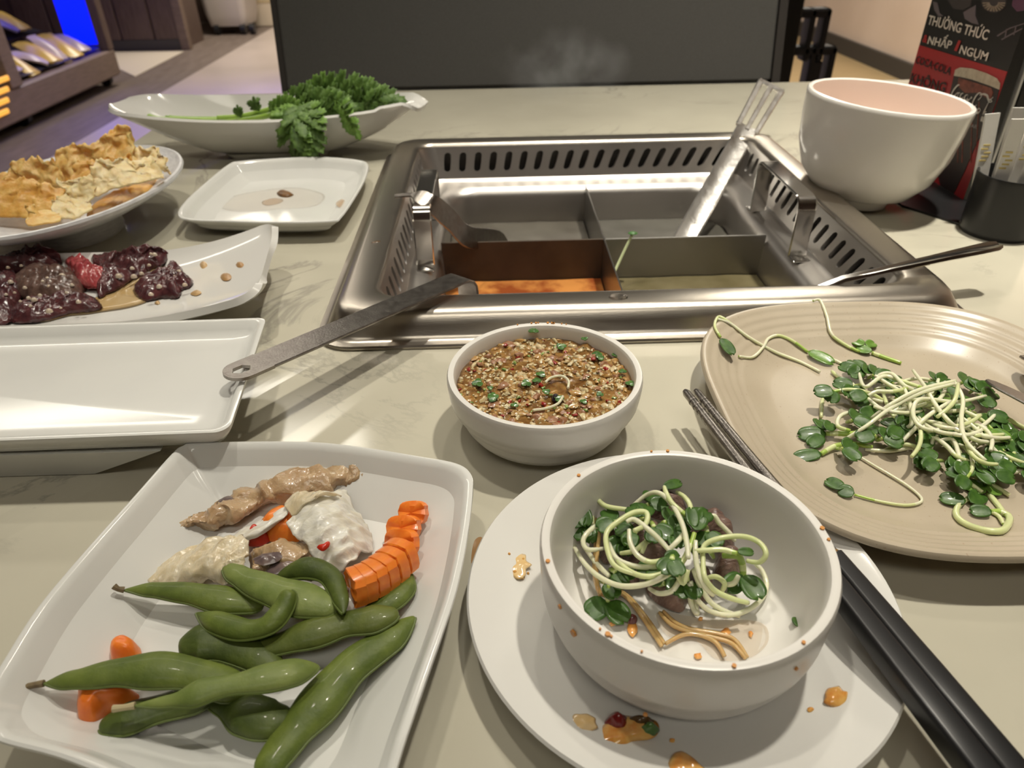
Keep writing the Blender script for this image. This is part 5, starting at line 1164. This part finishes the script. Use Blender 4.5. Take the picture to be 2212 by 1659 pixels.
for lab, x, y, z, s_ in (('tiny pink meat crumb on the empty tray near the left edge', 41, 734, .0228, 7), ):
    m = MB(); dome(m, W(x, y, z), s_ * .0003, s_ * .0003, .0012, 9, 3); tag(obj('meat_crumb', m, mat('pink_crumb', (.55, .20, .15), .4), org=W(x, y, z)), lab, 'crumb')

# ------------------------------------------------------------------ crispy tofu skin
tf1 = mat('tofu_skin_pale', (.80, .58, .28), .45, c2=(.88, .72, .45), scale=160, bump=.6, bscale=380, sss=.25, ssc=(.008, .004, .001))
tf2 = mat('tofu_skin_gold', (.70, .39, .10), .42, c2=(.82, .56, .22), scale=120, bump=.6, bscale=380, sss=.25, ssc=(.008, .003, .001))
tf3 = mat('tofu_skin_amber', (.62, .31, .06), .4, c2=(.74, .45, .14), scale=100, bump=.5, bscale=350, sss=.25, ssc=(.008, .003, .001))
def curtain(label, cols, mt, amp=.0045, ns=120, th=.0012, jag=.0022, seed=0, nv=12, lean=0):
    """cols: (bottom px, bottom py, top px, top py, y bottom, y top)."""
    nv = 26; bots = spline([ony(c[0], c[1], c[4]) for c in cols], 11); tops = spline([ony(c[2], c[3], c[5]) for c in cols], 11); g = []
    for i, (a_, b_) in enumerate(zip(bots, tops)):
        r_ = []
        for k in range(nv + 1):
            f_ = k / nv; p = a_.lerp(b_, f_); s_ = V((seed, 0, 0))
            d = V((nz(p + s_, ns) * .7, nz(p + s_ + V((3, 1, 2)), ns) * 1.3, nz(p + s_ + V((1, 7, 5)), ns) * .5)) * amp + V((0, nz(p + s_, 300), nz(p + s_, 340) * .6)) * amp * .35
            d += V((nz(p + s_, 420), nz(p + s_ + V((2, 2, 2)), 420), nz(p + s_ + V((4, 1, 2)), 420))) * .0008 + V((nz(p + s_, 900), nz(p + s_ + V((2, 2, 2)), 800), nz(p + s_ + V((4, 1, 2)), 900))) * .0002
            if k == nv: d += V((0, 0, jag * nz(p + s_, 420)))
            r_.append(p + d * (.35 + .65 * f_))
        g.append(r_)
    m = MB(); m.sheet(g, th); c = sum(m.v, V()) / len(m.v); c.z = min(p.z for p in m.v)
    tag(obj('tofu_skin', m, mt, org=c, smooth=120), label, 'tofu skin', 'crispy tofu skins in the oval bowl')
curtain('tall golden tofu skin standing at the back with the highest peak', [(60, 440, 128, 342, .552, .575), (100, 430, 132, 324, .550, .575), (150, 425, 156, 306, .550, .577), (195, 415, 200, 308, .552, .578), (235, 400, 225, 290, .556, .582), (270, 385, 250, 274, .56, .586), (300, 375, 282, 276, .563, .588), (310, 372, 276, 328, .566, .585)], tf2, .006, 110)
curtain('golden tofu skin at the left frame edge with a jagged ridge', [(-60, 450, -40, 372, .545, .56), (0, 448, 4, 372, .545, .56), (50, 445, 30, 350, .545, .562), (90, 440, 62, 348, .546, .564), (130, 432, 84, 340, .548, .566), (160, 420, 120, 346, .55, .568)], tf2, .006, 120, seed=3)
curtain('pale ruffled tofu skin crossing the front of the bowl', [(150, 440, 150, 386, .505, .512), (200, 425, 195, 372, .508, .520), (235, 412, 212, 348, .512, .526), (280, 398, 240, 342, .518, .534), (315, 390, 285, 346, .525, .542), (345, 384, 322, 345, .532, .55), (352, 380, 344, 378, .54, .552)], tf1, .006, 130, seed=6)
curtain('pale crumpled tofu skin lump at the front rim', [(122, 474, 118, 432, .478, .492), (150, 470, 136, 424, .480, .498), (180, 462, 158, 424, .484, .503), (200, 452, 195, 432, .489, .506)], tf1, .006, 150, seed=9)
curtain('pale folded tofu skin flap in the middle, pointing up', [(150, 430, 126, 384, .498, .507), (170, 440, 152, 388, .499, .510), (195, 432, 190, 382, .502, .514), (205, 420, 204, 392, .505, .516)], tf1, .005, 150, seed=12)
curtain('tofu skin at the right back with flat pale crest', [(290, 372, 274, 328, .566, .578), (320, 368, 300, 322, .568, .58), (345, 368, 330, 316, .568, .58), (362, 372, 342, 328, .568, .578), (366, 376, 360, 362, .566, .572)], tf1, .005, 130, seed=15)
curtain('broad amber tofu skin lying at the left front', [(-40, 470, -60, 392, .50, .528), (10, 468, 20, 388, .498, .528), (70, 470, 70, 384, .495, .528), (120, 472, 112, 396, .492, .525), (140, 462, 142, 420, .492, .515)], tf3, .006, 100, seed=18)
curtain('amber tofu skin behind the ruffled front one', [(150, 410, 160, 345, .53, .545), (200, 400, 196, 350, .533, .548), (250, 390, 236, 340, .538, .552), (300, 384, 280, 335, .542, .556)], tf3, .005, 120, seed=21)
m = MB(); zt = .026; out = px_out([(195, 476), (250, 455), (310, 425), (350, 390), (362, 372), (330, 378), (270, 405), (215, 432), (190, 455)], zt); lump_mb(m, out, zt, .004, .0015, 200, 3, 6)
tag(obj('tofu_skin', m, tf3, org=sum(out, V()) / len(out), smooth=180), 'flat smooth amber tofu skin lining the right front of the bowl', 'tofu skin', 'crispy tofu skins in the oval bowl')
curtain('ragged gold tofu skin scrap at the lower left of the bowl', [(60, 486, 52, 448, .462, .476), (80, 484, 68, 440, .464, .48), (110, 480, 84, 452, .468, .484), (130, 474, 128, 456, .472, .486)], tf2, .004, 150, seed=24)

# ------------------------------------------------------------------ leafy greens in the boat
gst = mat('green_stalk', (.24, .40, .05), .3, coat=.3, c2=(.32, .48, .09), scale=100, sss=.2, ssc=(.002, .004, .001))
glf = mat('green_leaf', (.070, .140, .026), .5, c2=(.135, .235, .05), scale=220, bump=.4, bscale=500)
glf2 = mat('green_leaf_light', (.13, .26, .04), .45, c2=(.22, .37, .075), scale=220, bump=.3, bscale=500)
def lobe(mb, p, d, nrm, L_, wd):
    d = d.normalized(); nrm = (nrm - d * nrm.dot(d)).normalized(); s_ = d.cross(nrm); g = []
    for i, (t_, w_) in enumerate(((0, .28), (.22, .75), (.34, .52), (.50, 1), (.60, .62), (.78, .72), (.86, .40), (1, .03))):
        r_ = [p + d * (L_ * t_) + s_ * (q * wd * .5 * w_) + nrm * (-.16 * L_ * t_ * t_ + .30 * wd * (abs(q) - .5) * w_ * .5) + d * (abs(q) * .08 * L_ * (w_ > .7)) for q in (-1, 0, 1)]
        g.append(r_)
    mb.sheet(g, .0003)
def lobed(mb, path, wd, side, nrm, teeth=6):
    path = spline(path, 10); N = len(path); side = V(side).normalized(); nrm = V(nrm).normalized()
    mb.tube(path, lerp_list([.0009, .0007, .0004], N), 5)
    n = 7; L0 = (path[-1] - path[0]).length
    for k in range(n):
        i = int((.10 + .80 * k / (n - 1)) * (N - 1)); tg = (path[min(i + 1, N - 1)] - path[max(i - 1, 0)]).normalized()
        sv = (side - tg * side.dot(tg)).normalized(); sz_ = wd * .62 * (.62 + .38 * math.sin(PI * (k + .6) / n))
        for sg in (-1, 1):
            j_ = random.uniform(-.18, .18); lobe(mb, path[i], tg * (.75 + j_) + sv * sg * .85 + nrm * random.uniform(-.1, .25), nrm + sv * sg * .25, sz_, sz_ * .55)
    tg = (path[-1] - path[-4]).normalized(); lobe(mb, path[-2], tg, nrm, wd * .5, wd * .32)
def sprig(label, stem, yy, leaves):
    y0, y1 = yy; n = len(stem); P_ = [ony(x, y, y0 + (y1 - y0) * i / max(1, n - 1)) for i, (x, y) in enumerate(stem)]
    t = thing('chrysanthemum_green', label, 'greens', min(P_, key=lambda p: p.z) - V((0, 0, .002)), 'leafy greens in the boat dish')
    m = MB(); sp = spline(P_, 6); m.tube(sp, lerp_list([.0031, .0029, .0026, .0018], len(sp)), 9); obj('stalk', m, gst, t, smooth=180)
    for (pts, wd, ya, yb, lt) in leaves:
        ys = lerp_list([ya] + (yb if isinstance(yb, list) else [yb]), len(pts)); q = [ony(x, y, yv) for (x, y), yv in zip(pts, ys)]
        m = MB(); d = (q[-1] - q[0]).normalized(); s_ = V((d.z, 0, -d.x)); s_ = s_ if s_.length > .2 else V((0, 1, 0))
        lobed(m, q, wd, V((s_.x, .45, s_.z)), V((0, -.8, .6)), 6); obj('leaf', m, glf2 if lt else glf, t, smooth=180)
sprig('long stalked green whose leaf cluster hangs down over the front of the boat dish', [(322, 252), (345, 258), (420, 260), (500, 262), (560, 254), (620, 240), (650, 228)], (.738, .715),
      [([(648, 225), (640, 255), (632, 290), (650, 330)], .040, .712, [.690, .684, .681], 0), ([(655, 222), (665, 255), (668, 295), (664, 338)], .038, .710, [.688, .680, .677], 0), ([(640, 228), (622, 245), (612, 262)], .028, .71, .70, 1), ([(660, 225), (680, 255), (684, 290)], .030, .708, [.688, .684], 1), ([(645, 240), (650, 280), (658, 325)], .026, .700, [.684, .676], 1)])
sprig('green with cut stalk end and leaf tuft piled highest, toward the right end', [(364, 250), (372, 256), (440, 258), (520, 256), (590, 244), (650, 226), (720, 212)], (.752, .748),
      [([(660, 222), (700, 200), (750, 192), (800, 198)], .040, .748, .742, 0), ([(680, 226), (730, 214), (790, 208), (838, 212)], .040, .742, .735, 0), ([(700, 220), (740, 200), (790, 196), (832, 208)], .034, .758, .752, 1), ([(690, 232), (740, 228), (790, 222), (820, 216)], .034, .736, .728, 0), ([(705, 210), (735, 225), (750, 250), (762, 272)], .030, .725, [.704, .690, .684], 1), ([(650, 215), (690, 190), (720, 190)], .030, .75, .75, 1)])
sprig('green with broad light stalk and short leaves at the middle of boat dish', [(470, 256), (520, 252), (570, 240), (620, 226), (680, 222)], (.728, .735),
      [([(560, 240), (552, 228), (550, 222)], .014, .726, .724, 0), ([(520, 252), (516, 244), (514, 236)], .010, .726, .724, 0), ([(580, 240), (610, 232), (640, 232)], .026, .722, .718, 1), ([(600, 236), (640, 212), (672, 206)], .028, .728, .73, 0), ([(640, 230), (690, 222), (740, 226)], .036, .722, .722, 0), ([(650, 236), (690, 240), (730, 234)], .030, .718, .716, 0), ([(590, 244), (600, 250), (618, 252)], .020, .716, .708, 0)])

# ------------------------------------------------------------------ chopsticks
def chopstick(label, tip, end, z0, z1):
    a = W(*tip, z0); e_ = W(*end, z1); d = (e_ - a).normalized(); e_ = e_ + d * .012; L_ = (e_ - a).length
    t = thing('chopstick', label, 'chopstick', a.lerp(e_, .5) - V((0, 0, .004)), 'pair of chopsticks')
    rj_ = ony(0, 0, 1); 
    k = .545
    m = MB(); n = 12; m.tube([a, a + d * .002, a + d * (L_ * .25), a + d * (L_ * k)], [.0013, .0019, .0022, .0029], 12); obj('metal_tip', m, M['worn_steel'], t, smooth=60)
    m = MB()
    for i in range(9): m.tube([a + d * (.008 + i * .004), a + d * (.0092 + i * .004)], [.0021, .0021], 12)
    o = obj('grip_rings', m, M['worn_steel'], t)
    m = MB(); m.tube([a + d * (L_ * k), a + d * (L_ * k + .0012)], .0032, 14); obj('gold_band', m, M['gold'], t)
    m = MB(); rings = []; sv = d.cross(V((0, 0, 1))).normalized(); uv = sv.cross(d)
    for s_, hw_ in ((k + .004, .0031), (.62, .0034), (.8, .0039), (.995, .0041), (1, .0036)):
        rings.append([a + d * (L_ * s_) + sv * (p.x * hw_) + uv * (p.y * hw_) for p in rrect(0, 0, 1, 1, .38, 0, 4)])
    m.loft(rings, True, True, True); obj('black_handle', m, M['lacquer'], t, smooth=60)
chopstick('left chopstick of the pair, black lacquered handle and steel tip, under the front bowl rim', (1480, 845), (2108, 1659), .0195, .0205)
chopstick('right chopstick of the pair, with visible gold band beside the front bowl', (1503, 844), (2174, 1659), .0195, .0205)

# tongs at the right edge
t = thing('steel_tongs', 'grey steel tongs resting on the right rim of the stoneware plate', 'tongs', W(2180, 840, .01))
for tip, end, z0, z1 in (((2132, 822), (2300, 905), .016, .024), ((2206, 770), (2330, 812), .018, .028)):
    a, e_ = W(*tip, z0), W(*end, z1); d = (e_ - a).normalized(); sv = d.cross(V((0, 0, 1))).normalized()
    m = MB(); m.strap([a, a + d * .003, a + d * .010, a.lerp(e_, .6), e_], sv, [.002, .0045, .0062, .0078, .0085], .0014); obj('arm', m, M['worn_steel'], t)
m = MB(); e0, e1 = W(2300, 905, .024), W(2330, 812, .028); m.tube(spline([e0, e0.lerp(e1, .5) + V((.012, 0, .002)), e1], 6), .003, 8); obj('spring_bend', m, M['worn_steel'], t)

# ------------------------------------------------------------------ menu card
CXP = .383
def cp(px, py, k=0): return onx(px, py, CXP - .0003 * k)
yA, yB = .5615, .692
ZT_ = .235
t = thing('menu_card', 'black and red folded menu card standing behind the large white bowl', 'menu card', (CXP + .02, (yA + yB) / 2, 0))
m = MB()
m.loft([[V((CXP, yA, .0018)), V((CXP, yB, .0018)), V((CXP + .010, yB, .0018)), V((CXP + .010, yA, .0018))], [V((CXP, yA, ZT_)), V((CXP, yB, ZT_)), V((CXP + .008, yB, ZT_)), V((CXP + .008, yA, ZT_))]], True, True, True)
obj('card', m, M['black_card'], t, smooth=0)
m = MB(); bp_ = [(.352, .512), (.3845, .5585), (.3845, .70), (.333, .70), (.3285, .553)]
m.loft([[V((x, y, 0)) for x, y in bp_], [V((x, y, .0018)) for x, y in bp_]], True, True, True); obj('base_and_shadow', m, M['black'], t, smooth=0)  # flat black shape covers the card's base and its cast shadow
def c3(l): return [(1880 + x / 3.19, y / 3.19) for x, y in l]
def flat(name, pts, mt, k, label=None):
    p = [cp(x, y, k) for x, y in c3(pts)]; q = [v_ + V((.0003, 0, 0)) for v_ in p]; n = len(p)
    # clip to the card face
    for l_ in (p, q):
        for v_ in l_: v_.y = min(max(v_.y, yA + .0002), yB - .0002); v_.z = min(max(v_.z, .0005), ZT_ - .0005)
    m = MB(); m.add(p + q, [tuple(range(n)), tuple(range(2 * n - 1, n - 1, -1))] + [(i, n + i, n + (i + 1) % n, (i + 1) % n) for i in range(n)])
    o = obj(name, m, mt, t, smooth=0)
    if label: o['label'] = label
    return o
flat('red_panel', [(330, 308), (960, 500), (640, 1395), (-60, 1120), (240, 600)], M['red_card'], 1)
gl_d = mat('dark_cola_print', (.022, .008, .009), .4); gl_r = mat('cola_print', (.15, .028, .018), .4, c2=(.30, .07, .04), scale=220); foam = mat('foam_print', (.50, .42, .30), .5, c2=(.62, .55, .42), scale=250)
flat('glass_print', [(575, 520), (893, 592), (868, 700), (800, 880), (735, 980), (650, 1180), (570, 1345), (480, 1310), (440, 1100), (480, 800), (548, 640)], gl_d, 2)
flat('cola_print', [(608, 535), (830, 606), (845, 640), (826, 690), (740, 640), (650, 640), (600, 590)], gl_r, 3)
flat('foam_print', [(575, 522), (585, 480), (620, 464), (700, 472), (800, 505), (870, 540), (893, 575), (888, 618), (820, 590), (700, 548), (620, 530)], foam, 3)
grp = mat('grey_plate_print', (.06, .05, .05), .5); grl = mat('light_plate_print', (.16, .13, .14), .5); grb = mat('beige_food_print', (.22, .17, .12), .5, c2=(.32, .26, .20), scale=300)
flat('plate_print', [(430, 10), (460, 20), (475, 90), (500, 110), (470, 112), (440, 70)], grl, 1)
flat('plate_print', [(640, 85), (725, 35), (722, 110), (745, 170), (700, 160), (650, 130)], grl, 1)
flat('plate_print', [(530, 0), (700, -20), (690, 40), (640, 70), (570, 60)], grp, 1)
flat('plate_print', [(985, -30), (1060, -20), (1080, 70), (1010, 80), (975, 40)], mat('purple_print', (.12, .05, .09), .5), 1)
rr_ = [(850 + 85 * math.cos(a), 20 + 68 * math.sin(a)) for a in [k * PI / 9 for k in range(18)]]
flat('food_print', rr_, grp, 1)
for k in range(11):
    a = PI * (.02 + .096 * k); c_, s_ = math.cos(a), math.sin(a)
    flat('food_print', [(850 + 30 * c_ - 5 * s_, 18 + 24 * s_ + 4 * c_), (850 + 78 * c_ - 6 * s_, 18 + 62 * s_ + 5 * c_), (850 + 78 * c_ + 6 * s_, 18 + 62 * s_ - 5 * c_), (850 + 30 * c_ + 5 * s_, 18 + 24 * s_ - 4 * c_)], grb, 2)
for l_ in ([(870, 245), (960, 190), (1060, 160), (1060, 166), (960, 198), (875, 252)], [(900, 270), (980, 225), (1075, 200), (1075, 207), (984, 232), (905, 277)], [(935, 200), (942, 198), (930, 262), (922, 264)], [(1000, 180), (1007, 178), (992, 240), (985, 242)]): flat('chopstick_print', l_, grl, 1)
for kx in (610, 640, 700, 745): flat('grain_print', [(kx, 700), (kx + 5, 700), (kx - 8, 1120), (kx - 13, 1120)], gl_r, 3)
font = bpy.data.fonts.load if False else None
def text(body, bl, tl, br, mt, k, bold=.016, shear=0):
    """bl, tl, br: zoomed pixels of the baseline left, cap-top left, baseline right."""
    P0, P1, P2 = [cp(*c3([q])[0], k) for q in (bl, tl, br)]
    cu = bpy.data.curves.new('text', 'FONT'); cu.body = body; cu.size = 1; cu.offset = bold; cu.extrude = .004; cu.resolution_u = 3; cu.shear = shear
    ob = bpy.data.objects.new('text', cu); COL.objects.link(ob); dg = bpy.context.evaluated_depsgraph_get(); me = bpy.data.meshes.new_from_object(ob.evaluated_get(dg))
    bpy.data.objects.remove(ob)
    vs = [v_.co.copy() for v_ in me.vertices]; x0, x1 = min(v_.x for v_ in vs), max(v_.x for v_ in vs)
    caph = .73
    ux = (P2 - P0) / (x1 - x0); ux.x = 0; hz = abs(P1.z - P0.z) / caph
    m = MB(); m.add([P0 + ux * (v_.x - x0) + V((-.02 * v_.z, 0, hz * v_.y)) for v_ in vs], [tuple(p.vertices) for p in me.polygons])
    obj('lettering', m, mt, t, smooth=0); bpy.data.meshes.remove(me)
text('THƯỞNG THỨC', (392, 165), (405, 100), (803, 277), M['white_ink'], 2)
text('&', (357, 288), (368, 233), (388, 296), M['red_ink'], 2)
text('NHẤP', (392, 300), (405, 245), (552, 338), M['white_ink'], 2)
text('1', (578, 345), (592, 270), (604, 354), M['red_ink'], 2, .03, .1)
text('NGỤM', (610, 366), (625, 308), (800, 420), M['white_ink'], 2)
text('COCA·COLA', (308, 432), (318, 380), (548, 518), M['dark_ink'], 3)
text('KHÔNG', (270, 565), (285, 498), (508, 640), M['dark_ink'], 3)
text('ĐƯỜNG', (235, 680), (252, 610), (470, 752), M['dark_ink'], 3) if False else None
text('AR', (690, 876), (698, 852), (733, 888), mat('grey_ink', (.30, .27, .25), .5), 3, .02)
def stroke(pts, wds):
    P_ = spline([cp(*q, 4) for q in c3(pts)], 6); N = len(P_); ww = lerp_list(wds, N); L_, R2 = [], []
    for i, p in enumerate(P_):
        tg = (P_[min(i + 1, N - 1)] - P_[max(i - 1, 0)]).normalized(); s_ = V((0, -tg.z, tg.y)); L_.append(p + s_ * ww[i] / 2); R2.append(p - s_ * ww[i] / 2)
    m = MB(); m.sheet([L_, R2]); m.v += [q + V((.0003, 0, 0)) for q in m.v[:]]; obj('script_lettering', m, M['white_ink'], t, smooth=0)
w1, w2 = .0007, .0016
for pts, wd in (([(615, 585), (600, 590), (575, 620), (558, 655), (560, 668), (578, 655)], [w1, w2, w2, w2, w1]),               # C
    ([(600, 640), (585, 655), (583, 672), (596, 668), (606, 648), (598, 640), (618, 640)], [w1, w2, w1, w1, w1]),               # o
    ([(640, 642), (625, 650), (618, 672), (626, 682), (642, 668)], [w1, w2, w2, w1]),                                            # c
    ([(672, 652), (655, 660), (648, 682), (656, 690), (668, 676), (674, 655), (668, 684), (678, 690), (690, 676)], [w1, w2, w1, w1, w2, w1]),   # a
    ([(692, 672), (700, 674)], [w2, w2]),                                                                                        # hyphen
    ([(742, 690), (760, 672), (768, 650), (752, 640), (728, 662), (706, 705), (702, 735), (716, 738), (732, 722)], [w1, w1, w1, w2, w2, w2, w1]),  # C
    ([(752, 655), (780, 648), (806, 660), (812, 680), (822, 688), (838, 678), (846, 668)], [w1, w2, w2, w1, w1]),                # ribbon
    ([(800, 655), (815, 700), (838, 700), (825, 690), (800, 735), (776, 790), (775, 812), (786, 806)], [w1, w1, w1, w1, w2, w2, w1]),  # l
    ([(752, 745), (738, 756), (734, 776), (746, 776), (758, 758), (750, 746)], [w1, w2, w2, w1, w1]),                            # o
    ([(800, 770), (784, 778), (768, 812), (764, 830), (776, 820), (796, 782), (780, 826), (772, 840)], [w1, w2, w2, w1, w1, w2])): stroke(pts, wd)  # a
# second card behind
t2 = thing('card_stand', 'black table card with white paper edge, right of the menu card', 'card', (.40, .61, 0))
m = MB(); m.bbox((.3958, .5620, 0), (.3980, .66, .21), .0006); obj('white_sheet', m, M['paper'], t2)
m = MB(); m.bbox((.3984, .5610, 0), (.410, .662, .215), .001); obj('black_cover', m, M['black_card'], t2)

# ------------------------------------------------------------------ black cup with paper packets
KC = (.3725, .4985)
t = thing('black_cup', 'black plastic cup holding white paper packets at the right edge', 'cup', (*KC, 0))
m = MB(); m.lathe([(0, .001), (.0225, .001), (.0235, 0), (.0242, .001), (.0245, .004), (.0248, .040), (.0252, .0425), (.0250, .0438), (.0240, .0438), (.0232, .042), (.0225, .004), (0, .0035)], (*KC, 0), 56); obj('cup_wall', m, M['black'], t)
pks = [(-.013, -.006, -.004, .000, .083, .010), (-.002, -.012, .002, -.002, .080, .012), (.010, -.008, .005, 0, .084, .011), (-.006, .004, -.002, .004, .087, .012), (.006, .006, .004, .006, .085, .012), (-.012, .012, -.006, .01, .080, .011)]
for i, (x, y, tx, ty, zt, wd) in enumerate(pks):
    a, e_ = V((KC[0] + x, KC[1] + y, .004)), V((KC[0] + x + tx, KC[1] + y + ty, zt)); d = (e_ - a).normalized(); sv = V((1, -.25 + .12 * (i % 3), 0)).normalized()
    pt = thing('paper_packet', ['leftmost white paper packet in the black cup', 'front white paper packet in the black cup', 'right front white paper packet in the black cup', 'white paper packet at the back left of the black cup', 'white paper packet at the back right of the black cup', 'white paper packet behind the leftmost one in the cup'][i], 'paper packet', a, 'paper packets in the black cup')
    m = MB(); m.strap([a, a + d * .003, a.lerp(e_, .5), e_ - d * .004, e_ - d * .0035, e_], sv, [wd] * 6, .0016); obj('sleeve', m, M['paper'], pt)
    m = MB(); nn_ = sv.cross(d).normalized(); nn_ = nn_ if nn_.y < 0 else -nn_
    for k in range(5):
        q = a + d * ((e_ - a).length * (.58 + .035 * k)) + nn_ * .0010 + sv * (.0012 * ((k * 7) % 3 - 1)); m.strap([q - sv * wd * .25, q + sv * wd * .2], d, .0012, .0003)
    obj('print', m, M['yellow_ink'], pt)

# ------------------------------------------------------------------ steam over the pot
sm = bpy.data.materials.new('steam'); sm.use_nodes = True; nt = sm.node_tree; nt.nodes.remove(nt.nodes['Principled BSDF'])
vol = nt.nodes.new('ShaderNodeVolumePrincipled'); vol.inputs['Color'].default_value = (.9, .9, .9, 1); nt.links.new(vol.outputs[0], nt.nodes['Material Output'].inputs['Volume'])
tc = nt.nodes.new('ShaderNodeTexCoord'); n1 = nt.nodes.new('ShaderNodeTexNoise'); n1.inputs['Scale'].default_value = 26; n1.inputs['Detail'].default_value = 3; nt.links.new(tc.outputs['Object'], n1.inputs['Vector'])
r1 = nt.nodes.new('ShaderNodeValToRGB'); r1.color_ramp.elements[0].position = .44; r1.color_ramp.elements[1].position = .75; nt.links.new(n1.outputs['Fac'], r1.inputs[0])
gd = nt.nodes.new('ShaderNodeTexGradient'); gd.gradient_type = 'SPHERICAL'; mp = nt.nodes.new('ShaderNodeMapping'); mp.inputs['Scale'].default_value = (1 / .075, 1 / .055, 1 / .040)
nt.links.new(tc.outputs['Object'], mp.inputs['Vector']); nt.links.new(mp.outputs[0], gd.inputs['Vector'])
mu = nt.nodes.new('ShaderNodeMath'); mu.operation = 'MULTIPLY'; nt.links.new(r1.outputs[0], mu.inputs[0]); nt.links.new(gd.outputs['Fac'], mu.inputs[1])
mv = nt.nodes.new('ShaderNodeMath'); mv.operation = 'MULTIPLY'; mv.inputs[1].default_value = 16.0; nt.links.new(mu.outputs[0], mv.inputs[0]); nt.links.new(mv.outputs[0], vol.inputs['Density'])
c = ony(1215, 145, .78); m = MB(); rings = []
for k in range(1, 12):
    a = -PI / 2 + PI * k / 12; rings.append([c + V((.075 * math.cos(a) * math.cos(q * PI / 12), .055 * math.cos(a) * math.sin(q * PI / 12), .040 * math.sin(a))) for q in range(24)])
m.loft(rings, True, True, True); tag(obj('steam', m, sm, org=c), 'faint wisp of white steam rising above the hotpot', 'steam', kind='stuff')
